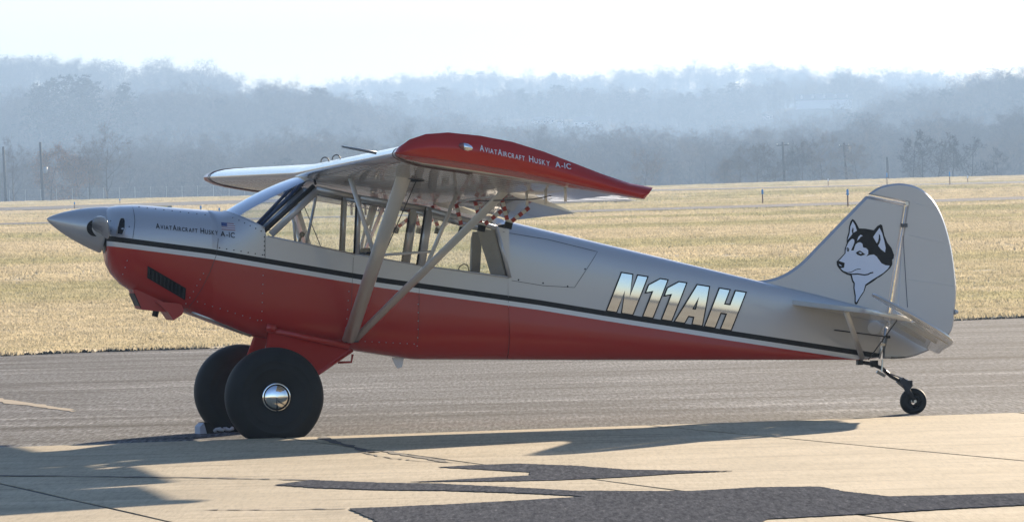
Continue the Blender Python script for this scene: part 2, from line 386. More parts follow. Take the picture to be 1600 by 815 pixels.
# distant paved strips that lie on the rising field
def strip(name, Y0, Y1, x0, x1, M, dz, n=40):
    v = []; m_ = 7
    for j in range(m_):
        y = Y0 + (Y1 - Y0) * j / (m_ - 1)
        for i in range(n + 1):
            x = x0 + (x1 - x0) * i / n; v.append((x, y, height(x, y) + dz))
    f = [(j * (n + 1) + i, j * (n + 1) + i + 1, (j + 1) * (n + 1) + i + 1, (j + 1) * (n + 1) + i) for j in range(m_ - 1) for i in range(n)]
    return struct(mesh_obj(name, v, f, M, smooth=True))
strip('taxiway', 336, 358, -130, 130, TAXI, 0.07)
strip('runway', 560, 640, -220, 220, TAXI, 0.10)
strip('runway_stub', 430, 556, -8, 9.6, TAXI, 0.10, 12)
for k in range(7):
    y0 = 440 + k * 16
    strip('runway_bar', y0, y0 + 8.5, 3.0 + .25 * (k % 3), 9.2 - .4 * (k % 2), PAINT_W, 0.16, 6)

# ------------------------------------------------------------------ vegetation
def scatter_group(name, sources):
    g = bpy.data.node_groups.new(name, 'GeometryNodeTree')
    g.interface.new_socket('Geometry', in_out='INPUT', socket_type='NodeSocketGeometry'); g.interface.new_socket('Geometry', in_out='OUTPUT', socket_type='NodeSocketGeometry')
    n = g.nodes; gi = n.new('NodeGroupInput'); go = n.new('NodeGroupOutput'); iop = n.new('GeometryNodeInstanceOnPoints'); jn = n.new('GeometryNodeJoinGeometry')
    for s in reversed(sources):
        oi = n.new('GeometryNodeObjectInfo'); oi.inputs['Object'].default_value = s; oi.inputs['As Instance'].default_value = True
        g.links.new(oi.outputs['Geometry'], jn.inputs[0])
    def attr(nm, t):
        a = n.new('GeometryNodeInputNamedAttribute'); a.data_type = t; a.inputs[0].default_value = nm; return a.outputs[0]
    g.links.new(gi.outputs[0], iop.inputs['Points']); g.links.new(jn.outputs[0], iop.inputs['Instance'])
    iop.inputs['Pick Instance'].default_value = True
    g.links.new(attr('var', 'INT'), iop.inputs['Instance Index'])
    g.links.new(attr('rot', 'FLOAT_VECTOR'), iop.inputs['Rotation']); g.links.new(attr('scl', 'FLOAT_VECTOR'), iop.inputs['Scale'])
    g.links.new(iop.outputs[0], go.inputs[0]); return g
def scatter(name, pts, rots, scls, vars_, sources):
    me = bpy.data.meshes.new(name); me.from_pydata([tuple(p) for p in pts], [], [])
    a = me.attributes.new('rot', 'FLOAT_VECTOR', 'POINT'); a.data.foreach_set('vector', np.array(rots, dtype=np.float32).ravel())
    a = me.attributes.new('scl', 'FLOAT_VECTOR', 'POINT'); a.data.foreach_set('vector', np.array(scls, dtype=np.float32).ravel())
    a = me.attributes.new('var', 'INT', 'POINT'); a.data.foreach_set('value', np.array(vars_, dtype=np.int32))
    o = bpy.data.objects.new(name, me); col.objects.link(o)
    md = o.modifiers.new('scatter', 'NODES'); md.node_group = scatter_group(name, sources)
    o['kind'] = 'stuff'; return o

# grass
M, N, Lk, b = nodes('dormant_grass'); geo = N.new('ShaderNodeNewGeometry'); oi = N.new('ShaderNodeObjectInfo')
gc = grass_colour(N, Lk, geo.outputs['Position'])
gc = mixc(N, Lk, 0.5, gc, ramp(N, Lk, oi.outputs['Random'], [(0.0, (0.55, 0.55, 0.5)), (0.5, (1, 1, 1)), (1.0, (1.35, 1.32, 1.25))]), 'MULTIPLY')
N.remove(b); df = N.new('ShaderNodeBsdfDiffuse'); tl = N.new('ShaderNodeBsdfTranslucent'); mx = N.new('ShaderNodeMixShader'); mx.inputs[0].default_value = 0.42
Lk.new(gc, df.inputs[0]); Lk.new(gc, tl.inputs[0]); Lk.new(df.outputs[0], mx.inputs[1]); Lk.new(tl.outputs[0], mx.inputs[2]); Lk.new(mx.outputs[0], N['Material Output'].inputs[0])
GRASSM = M
def tuft(seed, nb, spread, h):
    r = random.Random(seed); v = []; f = []
    for k in range(nb):
        a = r.uniform(0, 6.283); d = spread * math.sqrt(r.random()); x, y = d * math.cos(a), d * math.sin(a)
        hh = h * r.uniform(.45, 1.1); ln = r.uniform(.2, .9) * hh; la = r.uniform(0, 6.283); wd = r.uniform(.004, .009); fa = r.uniform(0, 3.14)
        wx, wy = wd * math.cos(fa), wd * math.sin(fa); i = len(v)
        mxp = (x + ln * .35 * math.cos(la), y + ln * .35 * math.sin(la), hh * .6)
        v += [(x - wx, y - wy, -.02), (x + wx, y + wy, -.02), (mxp[0] - wx * .8, mxp[1] - wy * .8, mxp[2]), (mxp[0] + wx * .8, mxp[1] + wy * .8, mxp[2]), (x + ln * math.cos(la), y + ln * math.sin(la), hh)]
        f += [(i, i + 1, i + 3, i + 2), (i + 2, i + 3, i + 4)]
    me = bpy.data.meshes.new('grass_tuft'); me.from_pydata(v, [], f); me.materials.append(GRASSM)
    return bpy.data.objects.new('grass_tuft', me)
tufts = [tuft(50 + k, 60, .24, .05) for k in range(5)]
EDX = [q[0] for q in fine_edge]; EDY = [q[1] for q in fine_edge]
gr = np.random.default_rng(7); P = []; Rr = []; Sc = []; Vv = []
slope = gd.y / gd.x
def zone(y0, y1, dens, smin, smax):
    area = (y1 - y0) * (0.24 * (y0 + y1) / 2 + 4); n = int(area * dens)
    for _ in range(n):
        y = gr.uniform(y0, y1); half = 0.12 * y + 2; x = gr.uniform(-half, half)
        if y < 98 and y < np.interp(x, EDX, EDY) - .03: continue
        if 335 < y < 359 or 558 < y < 642 or (428 < y < 557 and -8.5 < x < 10): continue
        s = gr.uniform(smin, smax); P.append((x, y, height(x, y) + max(0, .035 - .010 * (y - (gA.y + (x - gA.x) * slope))))); Rr.append((0, 0, gr.uniform(0, 6.28))); Sc.append((s * 1.3, s * 1.3, s)); Vv.append(gr.integers(0, 5))
zone(78, 98, 10, .6, 1.2); zone(98, 140, 7, .7, 1.4); zone(140, 240, 2.2, 1.0, 1.9); zone(240, 430, .7, 1.4, 2.6); zone(430, 880, .22, 2.0, 3.6)
tag(scatter('grass', P, Rr, Sc, Vv, tufts), 'short dormant tan grass covering the airfield', 'grass', kind='stuff')

# trees
BARK = mat('grey_bark', (0.085, 0.075, 0.066), 0.9, 0, 0, 0.3, 2)
M, N, Lk, b = nodes('bare_twigs'); oi = N.new('ShaderNodeObjectInfo')
Lk.new(ramp(N, Lk, oi.outputs['Random'], [(0.0, (0.07, 0.062, 0.055)), (0.5, (0.13, 0.112, 0.095)), (1.0, (0.22, 0.18, 0.145))]), b.inputs['Base Color']); b.inputs['Roughness'].default_value = 0.9
TWIG = M
DARKTWIG = mat('dark_twigs', (0.035, 0.03, 0.028), 0.95); DARKBARK = mat('dark_bark', (0.03, 0.027, 0.025), 0.95)
RUSSET = mat('russet_leaves', (0.30, 0.17, 0.085), 0.85, 0, 0, 0.3, 1)
NEEDLE = mat('pine_needles', (0.03, 0.045, 0.028), 0.85, 0, 0, 0.35, 0.8)
def bare_tree(seed, h=16.0, spread=1.0, upright=0.5, limbs=10, leaves=False, low=0.28, minr=.014):
    r = random.Random(seed); tr = MB(); cr = MB(); lf = []
    def rv(s): return Vector((r.gauss(0, s), r.gauss(0, s), r.gauss(0, s)))
    def grow(p, d, L, rad, lev):
        nseg = 5 if lev == 0 else (3 if lev < 3 else 2); pts = [p]; rs = [rad]
        for i in range(nseg):
            d = (d + rv(.10 if lev == 0 else .2) + Vector((0, 0, (.05 if lev < 3 else .02) + .10 * upright))).normalized()
            p = p + d * (L / nseg); pts.append(p); rs.append(max(minr, rad * (1 - .8 * (i + 1) / nseg)))
        tgt = tr if lev <= 1 else cr
        tgt.tube(pts, rs, 6 if lev == 0 else (4 if lev == 1 else 3), cap=False)
        if lev >= 4: 
            if leaves: lf.append(p)
            return
        nch = [limbs, 6, 5, 4][lev]
        for k in range(nch):
            t = (low + (1 - low) * (k + r.random()) / nch) if lev == 0 else r.uniform(.25, 1)
            q = t * nseg; i = min(nseg - 1, int(q)); a = pts[i].lerp(pts[i + 1], q - i); dd = (pts[i + 1] - pts[i]).normalized()
            az = r.uniform(0, 6.283) if lev else k * 2.4 + r.uniform(-.4, .4)
            side = dd.orthogonal().normalized(); side = Matrix.Rotation(az, 3, dd) @ side
            ang = r.uniform(.55, 1.05) if lev else R(72 - 40 * t) * (1.15 - .3 * upright)
            nd = dd * math.cos(ang) + side * math.sin(ang)
            LL = [h * .42 * spread * (1.15 - .65 * t), L * .52, L * .55, L * .6][lev] * r.uniform(.75, 1.2)
            grow(a, nd, LL, max(minr, rs[i] * (.5 if lev == 0 else .55)), lev + 1)
    grow(Vector((0, 0, -.4)), Vector((0, 0, 1)), h * .86, h * .017, 0)
    if leaves:
        for p in lf:
            for _ in range(3):
                q = p + rv(.25); a = rv(1).normalized() * .13; b2 = rv(1).normalized() * .13
                cr.add([q, q + a, q + a + b2, q + b2], [(0, 1, 2, 3)], 1)
    return tr, cr
def pine(seed, h=18.0):
    r = random.Random(seed); tr = MB(); cr = MB()
    tr.tube([(0, 0, -.4), (r.uniform(-.3, .3), r.uniform(-.3, .3), h * .5), (0, 0, h)], [h * .02, h * .013, .04], 6, cap=False)
    for k in range(46):
        z = h * (.25 + .73 * (k + r.random()) / 46); L = h * .27 * (1 - .75 * ((z / h - .25) / .75) ** 1.6) * r.uniform(.55, 1.15); az = k * 2.4 + r.uniform(-.4, .4)
        d = Vector((math.cos(az), math.sin(az), r.uniform(-.05, .3))); tr.tube([(0, 0, z), Vector((0, 0, z)) + d * L], [.08, .02], 3, cap=False)
        for j in range(7):
            c0 = Vector((0, 0, z)) + d * L * (.3 + .7 * (j + r.random()) / 7) + Vector((r.gauss(0, .35), r.gauss(0, .35), r.gauss(.15, .25)))
            for _ in range(11):
                a = Vector((r.gauss(0, 1), r.gauss(0, 1), r.gauss(.3, .6))).normalized() * r.uniform(.3, .75); b2 = Vector((r.gauss(0, 1), r.gauss(0, 1), r.gauss(0, .6))).normalized() * .14
                cr.add([c0, c0 + a * .5 + b2, c0 + a, c0 + a * .5 - b2], [(0, 1, 2, 3)])
    return tr, cr
def src(tr, cr, mats):
    t = MB(); t.add(tr.v, tr.f, 0); k = len(t.v); t.v += cr.v; t.f += [tuple(i + k for i in f) for f in cr.f]; t.m += [1 + m_ for m_ in cr.m]
    me = bpy.data.meshes.new('woodland_tree'); me.from_pydata(t.v, [], t.f)
    for x in mats: me.materials.append(x)
    me.polygons.foreach_set('material_index', t.m); return bpy.data.objects.new('woodland_tree', me)
raw = [bare_tree(10 + k, 15 + 1.5 * (k % 4), .9 + .12 * (k % 3), .3 + .2 * (k % 3), 9 + k % 4) for k in range(7)]
woods = [src(a, c, [BARK, TWIG, RUSSET]) for a, c in raw]
rp = [pine(90 + k, 16 + 3 * k) for k in range(2)]
woods += [src(a, c, [BARK, NEEDLE]) for a, c in rp]
def ray_ground(px, py, y0=1200, y1=4300):
    d = ray(px, py); Y = y0
    while Y < y1:
        p = CAM + d * (Y / d.y)
        if p.z <= height(p.x, p.y): return p
        Y += 6
    return CAM + d * (y1 / d.y)
HOUSES = [  # pixel, width, depth, wall, roof, turn, label, dormers, windows, clearing half width
 (1288, 166.5, 30, 10, 3.4, 3.2, -.05, 'long pale building with dormers on the right slope', 5, 0, 52),
 (843, 194, 7, 5, 1.8, 2.0, .5, 'white gabled house, leftmost of the cluster above the wing tip', 0, 2, 12),
 (878, 200, 4.5, 4, 3.0, 1.6, 1.2, 'tall narrow white house above the wing tip lettering', 0, 1, 8),
 (914, 196, 11, 6, 1.8, 3.0, -.4, 'white house with the wide roof, right of the cluster', 0, 3, 19),
 (860, 194, 4, 3, 3.0, 1.4, .9, 'small bright house in the middle of the cluster', 0, 1, 8),
 (727, 197, 6, 4, 1.6, 1.2, .2, 'small low house left of the cluster on the slope', 0, 2, 9),
 (1200, 187, 4, 4, 2.0, 1.4, .9, 'small bright house below the long building', 0, 1, 8)]
HPOS = [ray_ground(a[0], a[1]) for a in HOUSES]
CLEAR = [(a[0], a[10], p.y) for a, p in zip(HOUSES, HPOS)]
P = []; Rr = []; Sc = []; Vv = []
def wood_zone(y0, y1, dens, seed, pine_p=.05):
    g = np.random.default_rng(seed); n = int((y1 - y0) * (0.27 * (y0 + y1) / 2) * dens)
    for _ in range(n):
        y = g.uniform(y0, y1); x = g.uniform(-.135 * y, .135 * y); px = 800 + x / y * FPX
        if y < 1240 and not (g.random() < .5): continue
        if any(abs(px - hp) < hw and hy - 330 < y < hy + 14 for hp, hw, hy in CLEAR): continue
        s = g.uniform(.7, 1.2)
        if y < 1630: s *= .72
        P.append((x, y, height(x, y))); Rr.append((g.normal(0, .04), g.normal(0, .04), g.uniform(0, 6.28))); Sc.append((s * g.uniform(1.0, 1.45),) * 2 + (s * .92,))
        pp = pine_p + (.35 if 560 < px < 700 and 2400 < y < 3200 else 0) + (.25 if 820 < px < 1150 and 2700 < y < 3200 else 0)
        Vv.append(int(g.integers(7, 9)) if g.random() < pp else int(g.integers(0, 7)))
wood_zone(1200, 1540, .012, 1, .01); wood_zone(1940, 2300, .012, 2); wood_zone(2740, 3160, .010, 3); wood_zone(3960, 4430, .008, 4, .03)
tag(scatter('woodland', P, Rr, Sc, Vv, woods), 'hazy leafless woods covering the far hills', 'woods', kind='stuff')
# ================================================================== the aircraft (coordinates: x aft, y right, z up)
plane = empty('parked_airplane', ORG, TH)
tag(plane, 'red and silver high-wing tailwheel airplane parked on the apron', 'airplane')
STRIPE = [(-1.143, 1.513), (-.369, 1.392), (.887, 1.147), (2.114, .944), (2.665, .841), (3.629, .666), (4.712, .476), (5.4, .355)]
ZB = [(-1.135, 1.40), (-1.12, 1.31), (-1.09, 1.245), (-1.02, 1.165), (-.94, 1.108), (-.80, 1.045), (-.566, .946), (-.36, .862), (-.067, .749), (.3, .685), (.654, .628), (1.169, .535), (2.413, .492), (4.686, .427), (4.86, .440)]
ZT = [(-1.135, 1.715), (-1.12, 1.735), (-1.09, 1.748), (-1.02, 1.757), (-.887, 1.759), (-.36, 1.706), (-.218, 1.692), (-.10, 1.74), (.05, 1.85), (.4, 2.0), (1.2, 1.95), (1.79, 1.93)]
ZTA = [(1.79, 1.604), (1.992, 1.551), (2.982, 1.296), (3.88, 1.061), (4.3, .955), (4.86, .80)]
HW = [(-1.135, .20), (-1.12, .255), (-1.09, .29), (-1.02, .325), (-.94, .345), (-.7, .362), (-.36, .368), (0, .37), (1.2, .37), (1.9, .35), (2.4, .305), (3.0, .24), (3.6, .175), (4.2, .105), (4.7, .055), (4.86, .035)]
NT = [(-1.135, 2.2), (-.9, 2.5), (-.36, 3.0), (0, 5), (1.79, 6), (2.2, 5), (4.86, 4)]
NBm = [(-1.135, 2.2), (-.9, 2.6), (-.36, 3.6), (0, 5), (4.86, 5)]
SILL = [(-.36, 1.706), (-.218, 1.689), (.037, 1.556), (.05, 1.50), (.087, 1.488), (.72, 1.344), (1.23, 1.244), (1.90, 1.140)]
def outline(x, z, zb, zt):
    wv = interp(x, HW); zc = interp(x, STRIPE) if x < -.3 else (zb + zt) / 2
    zc = min(max(zc, zb + .3 * (zt - zb)), zt - .3 * (zt - zb))
    if z >= zc: q = (z - zc) / (zt - zc); n = interp(x, NT)
    else: q = (zc - z) / (zc - zb); n = interp(x, NBm)
    y = wv * max(0, 1 - min(1, q) ** n) ** (1 / n)
    if x > .5 and z < interp(x, STRIPE):      # a stringer under the fabric makes a soft crease along the red side
        zs = interp(x, STRIPE) - .056; zm = zb + (zs - zb) * .52; t = 1 - min(1, abs(z - zm) / max(.01, (zs - zb) * .5))
        y += .016 * t * min(1, (x - .5) / .5)
    return y
def body(name, xs, ztf, cut=None, nb=9, nt_=10, mats=None, parent=plane):
    v = []; f = []; mi = []; rows = []
    for x in xs:
        zb = interp(x, ZB); zt = interp(x, ztf); zs = interp(x, STRIPE); top = zt if cut is None else min(zt, interp(x, cut))
        zr = max(zb + .004, zs - .056); zl = max(zr + .004, zs - .020); zk = max(zl + .004, zs + .020)
        lev = [zb + (zr - zb) * q_ for q_ in (0, .002, .012, .04, .10, .22, .38, .52, .76)] + [zr, zl]
        if top >= zt - 1e-6: lev += [zk + (top - zk) * (1 - (1 - k / nt_) ** 3) for k in range(nt_ + 1)]
        else: lev += [zk + (top - zk) * k / nt_ for k in range(nt_ + 1)]
        half = [(outline(x, z, zb, zt), z) for z in lev]
        rows.append(half)
    nl = len(rows[0])
    for x, half in zip(xs, rows):
        v += [(x, -y, z) for y, z in half] + [(x, y, z) for y, z in half]
    st = 2 * nl
    for i in range(len(xs) - 1):
        for j in range(nl - 1):
            m_ = 0 if j < nb else (1 if j == nb else (2 if j == nb + 1 else 3))
            a = i * st + j; f.append((a, a + 1, a + st + 1, a + st)); mi.append(m_)
            a += nl; f.append((a, a + st, a + st + 1, a + 1)); mi.append(m_)
    o = mesh_obj(name, v, f, mats or [RED, LINE, BLACK, SILVER], parent, mi, True)
    fix_normals(o); return o
def frange(a, b_, n): return [a + (b_ - a) * k / n for k in range(n + 1)]
cowl = body('cowling', [-1.135, -1.128, -1.12, -1.105, -1.09, -1.06, -1.02, -.98, -.94, -.9, -.85, -.8, -.7, -.6, -.5, -.42, -.36], ZT)
# nose bowl front face
zb, zt = 1.40, 1.715
nose = MB().add([(-1.134, 0, 1.56)] + [(-1.134, .2 * math.cos(2 * math.pi * k / 32), 1.56 + .16 * math.sin(2 * math.pi * k / 32)) for k in range(32)], [(0, 1 + k, 1 + (k + 1) % 32) for k in range(32)]).build('nose_plate', DARK, cowl)
fus = body('forward_fuselage', [-.36, -.30, -.25, -.218, -.16, -.1, -.04, .0, .036, .05, .087] + frange(.14, 1.86, 26) + [1.885], ZT, SILL)
aft = body('aft_fuselage', [1.887] + frange(1.93, 4.85, 44), ZTA)
# front bulkhead of the aft fuselage
zs_ = frange(interp(1.89, ZB) + .01, interp(1.89, ZTA) - .002, 24)
pl = [(outline(1.89, z, interp(1.89, ZB), interp(1.89, ZTA)) - .004, z) for z in zs_]
MB().add([(1.885, -y, z) for y, z in pl] + [(1.885, y, z) for y, z in pl], [(k, k + 1, 25 + k + 1, 25 + k) for k in range(24)]).build('rear_bulkhead', INTER, plane)
def bvh_of(objs):
    v = []; f = []
    for o in objs:
        k = len(v); v += [tuple(x.co) for x in o.data.vertices]; f += [tuple(i + k for i in p.vertices) for p in o.data.polygons]
    return BVHTree.FromPolygons(v, f)
BODY = bvh_of([cowl, fus, aft])
def on_side(x, z, bvh, off=.003, y0=-8.0):
    hit = bvh.ray_cast(Vector((x, y0, z)), Vector((0, 1, 0)))
    return (x, hit[0].y - off, z) if hit[0] is not None else None
def decal(name, polys, bvh, M, parent, off=.003, dflt=-.3, sub=0):
    """flat print: polygons given as (x,z) laid onto the near side of a surface"""
    v = []; f = []
    for poly in polys:
        loops = poly if isinstance(poly[0][0], (tuple, list)) else [poly]
        fl = [p for lp in loops for p in lp]
        tri = tessellate_polygon([[Vector((p[0], p[1], 0)) for p in lp] for lp in loops])
        k = len(v)
        for p in fl:
            q = on_side(p[0], p[1], bvh, off); v.append(q or (p[0], dflt, p[1]))
        f += [tuple(i + k for i in t) for t in tri]
    o = mesh_obj(name, v, f, M, parent)
    if sub:
        bm = bmesh.new(); bm.from_mesh(o.data); bmesh.ops.triangulate(bm, faces=bm.faces)
        for _ in range(sub): bmesh.ops.subdivide_edges(bm, edges=[e for e in bm.edges if e.calc_length() > .05], cuts=1)
        for q in bm.verts:
            h = on_side(q.co.x, q.co.z, bvh, off)
            if h: q.co = Vector(h)
        bm.to_mesh(o.data); bm.free()
    for p in o.data.polygons:
        pass
    bm = bmesh.new(); bm.from_mesh(o.data)
    for q in bm.faces:
        if q.normal.y > 0: q.normal_flip()
    bm.to_mesh(o.data); bm.free()
    return o
def px_poly(pts, v): return [S(x, y, v) for x, y in pts]
def stroke(pts, wd):
    P = [Vector((p[0], p[1])) for p in pts]; A = []; B = []
    for i, p in enumerate(P):
        d = (P[min(i + 1, len(P) - 1)] - P[max(0, i - 1)]).normalized(); n_ = Vector((-d.y, d.x)); A.append(tuple(p + n_ * wd)); B.append(tuple(p - n_ * wd))
    return A + B[::-1]
def char_polys(ch):
    cu = bpy.data.curves.new('t', 'FONT'); cu.body = ch; cu.size = 1.0; cu.offset = 0.012
    ob = bpy.data.objects.new('t', cu); me = ob.to_mesh()
    v = [(p.co.x, p.co.y) for p in me.vertices]; f = [tuple(p.vertices) for p in me.polygons]
    ob.to_mesh_clear(); bpy.data.objects.remove(ob); bpy.data.curves.remove(cu); return v, f
def lettering(name, runs, bvh, M, parent, v_side, off=.006):
    """runs: (text, start pixel, end pixel, cap height px, small-cap ratio); laid on the surface along a pixel line"""
    V = []; F = []
    for text, p0, p1, hpx, small in runs:
        gl = []; cx = 0
        for ch in text:
            if ch == ' ': cx += .35; continue
            s_ = 1.0 if ch.isupper() or not ch.isalpha() else small
            vv, ff = char_polys(ch.upper()); xs = [q[0] for q in vv]; x0, x1 = min(xs), max(xs)
            gl.append((vv, ff, cx, x0, s_)); cx += (x1 - x0) * s_ + .14
        cx -= .14; d = ((p1[0] - p0[0]) / cx, (p1[1] - p0[1]) / cx)
        for vv, ff, c0, x0, s_ in gl:
            k = len(V)
            for (a, b2) in vv:
                u = c0 + (a - x0) * s_; px = p0[0] + d[0] * u; py = p0[1] + d[1] * u - b2 / .73 * hpx * s_
                x, z = S(px, py, v_side); q = on_side(x, z, bvh, off); V.append(q or (x, v_side, z))
            F += [tuple(i + k for i in q) for q in ff]
    o = mesh_obj(name, V, F, M, parent)
    bm = bmesh.new(); bm.from_mesh(o.data)
    for q in bm.faces:
        if q.normal.y > 0: q.normal_flip()
    bm.to_mesh(o.data); bm.free(); return o
for run in [('AviatAircraft', (244, 356.5), (309, 363.5), 8.6, .76), ('Husky', (313.5, 364), (341.5, 367.2), 8.6, .78), ('A-1C', (345, 368.5), (367, 371.5), 8.4, 1)]: lettering('name_lettering', [run], BODY, BLACK, cowl, -.365)
# small flag beside the lettering
fl = empty('flag_sticker'); fl.parent = cowl
def fq(u0, u1, w0, w1): return [S(347 + 21 * u, 347 + 2 * u + 11.5 * w_, -.366) for u, w_ in ((u0, w0), (u1, w0), (u1, w1), (u0, w1))]
decal('stripe', [fq(0, 1, k / 7, (k + 1) / 7) for k in range(1, 7, 2)], BODY, LINE, fl, .003)
decal('stripe', [fq(0, 1, k / 7, (k + 1) / 7) for k in range(0, 7, 2)], BODY, FLAGR, fl, .003)
decal('canton', [fq(0, .42, 0, .5)], BODY, FLAGB, fl, .005)
# registration, chrome with dark outline
def reg_letters():
    s_ = .395  # slant
    L_ = {'N': [(0, 0), (0, 1), (.27, 1), (.42, .42), (.42, 1), (.66, 1), (.66, 0), (.39, 0), (.24, .58), (.24, 0)],
          '1': [(.16, 0), (.16, .68), (0, .62), (0, .80), (.22, 1), (.40, 1), (.40, 0)],
          'A': [[(0, 0), (.20, 1), (.50, 1), (.70, 0), (.46, 0), (.43, .19), (.27, .19), (.24, 0)], [(.30, .37), (.40, .37), (.35, .72)]],
          'H': [(0, 0), (0, 1), (.25, 1), (.25, .62), (.42, .62), (.42, 1), (.67, 1), (.67, 0), (.42, 0), (.42, .40), (.25, .40), (.25, 0)]}
    return L_
RL = reg_letters(); reg = empty('registration'); reg.parent = aft
def reg_px(u, w_):  # u along baseline in letter heights, w up
    return (947.5 + u * 60 + w_ * 23.5, 484.5 + u * 60 * .1555 - w_ * 60 + w_ * 2)
REG_SLOPE = .108; REG_TILT = -math.tan(R(.33))
adv = {'N': (0.0, 1.07), '1a': (.800, 1.0), '1b': (1.300, 1.0), 'A': (1.81, 1.03), 'H': (2.61, 1.02)}
_s0, _s1 = S(976, 460, -.25), S(1132, 482, -.25)
def reg_z0(x): return _s0[1] + (_s1[1] - _s0[1]) * (x - _s0[0]) / (_s1[0] - _s0[0])
def reg_y(x, z): d = z - reg_z0(x); return REG_SLOPE * x - REG_TILT * d + .19 * d * d     # the side bulges very slightly
def grow_poly(poly, e):
    n = len(poly); area = sum(poly[i][0] * poly[(i + 1) % n][1] - poly[(i + 1) % n][0] * poly[i][1] for i in range(n)); sg = 1 if area > 0 else -1; out = []
    for i in range(n):
        a, b2, c = Vector(poly[i - 1]), Vector(poly[i]), Vector(poly[(i + 1) % n]); d1 = (b2 - a).normalized(); d2 = (c - b2).normalized()
        n1 = Vector((d1.y, -d1.x)) * sg; n2 = Vector((d2.y, -d2.x)) * sg; mdir = (n1 + n2); q = max(.35, 1 + n1.dot(n2)); out.append(tuple(b2 + mdir * (e / q)))
    return out
for key, (u0, sc_) in adv.items():
    shp = RL[key[0]]; loops = shp if isinstance(shp[0], list) else [shp]
    wk = 1.02
    inner = [[reg_px(u0 + p[0] * wk, p[1]) for p in lp] for lp in loops]
    def loc(lps): return [[S(x, y, -.25) for x, y in lp] for lp in lps]
    lo = loc(inner); out = [grow_poly(lo[0], .010)] + ([grow_poly(lo[1], -.010)] if len(lo) > 1 else [])
    # each letter is one flat chrome sheet lying on the fuselage side
    pts = [q for q in (on_side(a, b2, BODY, 0) for lp in lo for a, b2 in lp) if q]
    for nm, lps, Mx, of in (('letter_outline', out, BLACK, .0025), ('letter', lo, MIRROR, .0045)):
        off_y = min(q[1] - reg_y(q[0], q[2]) for q in pts) - of
        fl_ = [p_ for lp in lps for p_ in lp]; tri = tessellate_polygon([[Vector((p_[0], p_[1], 0)) for p_ in lp] for lp in lps])
        o = mesh_obj(nm, [(a, 0, b2) for a, b2 in fl_], [tuple(t) for t in tri], Mx, reg)
        bm = bmesh.new(); bm.from_mesh(o.data)
        for _ in range(4):
            bmesh.ops.subdivide_edges(bm, edges=[e for e in bm.edges if e.calc_length() > .02], cuts=1); bmesh.ops.triangulate(bm, faces=bm.faces)
        for q in bm.faces:
            if q.normal.y > 0: q.normal_flip()
            q.smooth = True
        for q in bm.verts: q.co.y = off_y + reg_y(q.co.x, q.co.z)
        bm.to_mesh(o.data); bm.free()

# ---- fasteners and seams on the cowl and boot
def rivets(name, pixels, M, parent, r=.0055, v=-.366, bvh=BODY):
    mb = MB()
    for px, py in pixels:
        x, z = S(px, py, v); q = on_side(x, z, bvh, 0)
        if not q: continue
        c = Vector(q); rr = [(c.x + r * math.cos(k * math.pi / 3), c.y - .001, c.z + r * math.sin(k * math.pi / 3)) for k in range(6)]
        mb.add(rr + [(c.x, c.y - .004, c.z)], [(k, (k + 1) % 6, 6) for k in range(6)])
    o = mb.build(name, M, parent); o['kind'] = 'stuff'; return o
def line_px(a, b_, n): return [(a[0] + (b_[0] - a[0]) * k / (n - 1), a[1] + (b_[1] - a[1]) * k / (n - 1)) for k in range(n)]
rivets('fasteners', line_px((222, 323), (336, 337), 10) + line_px((343, 387), (410, 398), 7) + line_px((366, 340), (408, 361), 6) + line_px((413, 370), (413, 398), 5) + [(203, 354), (176, 345), (176, 360)], DARK, cowl)
rivets('rivets', line_px((318, 427), (293, 474), 6) + line_px((310, 471), (403, 500), 9) + line_px((411, 430), (409, 500), 6) + line_px((200, 407), (195, 428), 3) + line_px((545, 455), (541, 512), 5) + line_px((572, 533), (648, 537), 8) + line_px((653, 475), (653, 540), 6), ALU, fus, .0045)
def seam(pts, parent, wd=.0018, v=-.366, M=DARK):
    P = []
    for i in range(len(pts) - 1): P += line_px(pts[i], pts[i + 1], 9)[:-1]
    P.append(pts[-1]); loc = [S(x, y, v) for x, y in P]
    A = stroke(loc, wd); n = len(loc); V = [on_side(a[0], a[1], BODY, .0025) or (a[0], v, a[1]) for a in A]
    mesh_obj('seam', V, [(i, i + 1, 2 * n - 2 - i, 2 * n - 1 - i) for i in range(n - 1)], M, parent)
seam([(340, 336), (341, 375), (338, 398), (328, 425), (316, 450), (296, 483)], cowl)
seam([(212, 321), (212, 345), (208, 372)], cowl)
seam([(414, 365), (414, 404)], fus)
seam([(552, 402), (549, 470), (545, 535)], fus, .0012)
seam([(655, 440), (653, 545)], fus, .0012)
# aft access panel outline
seam([(786, 362), (860, 374), (938, 393), (900, 449), (850, 446), (800, 438)], aft, .0016)
rivets('panel_screws', [(792, 396), (811, 437), (850, 442), (889, 447), (917, 420)], DARK, aft, .007)
# louvre vent: dark recess with blades
lv = empty('louvre_vent'); lv.parent = cowl
def lq(u, w_): return S(231 + 60 * u + (1 - u) * 0, 415 + 35 * u + 19 * w_, -.36)
decal('recess', [[lq(0, 0), lq(1, 0), lq(1, 1), lq(0, 1)]], BODY, BLACK, lv, .005, sub=3)
for k in range(10):
    a, c = lq((k + .25) / 10, .12), lq((k + .25) / 10, .88); a2, c2 = lq((k + .62) / 10, .12), lq((k + .62) / 10, .88)
    q = [on_side(p[0], p[1], BODY, o_) for p, o_ in ((a, .006), (c, .006), (c2, .017), (a2, .017))]
    q2 = [on_side(p[0], p[1], BODY, .005) for p in (a2, c2)]
    MB().add([Vector(p) for p in q] + [Vector(p) for p in q2], [(0, 1, 2, 3), (3, 2, 5, 4), (0, 3, 4), (1, 5, 2)]).build('louvre', DARK, lv)
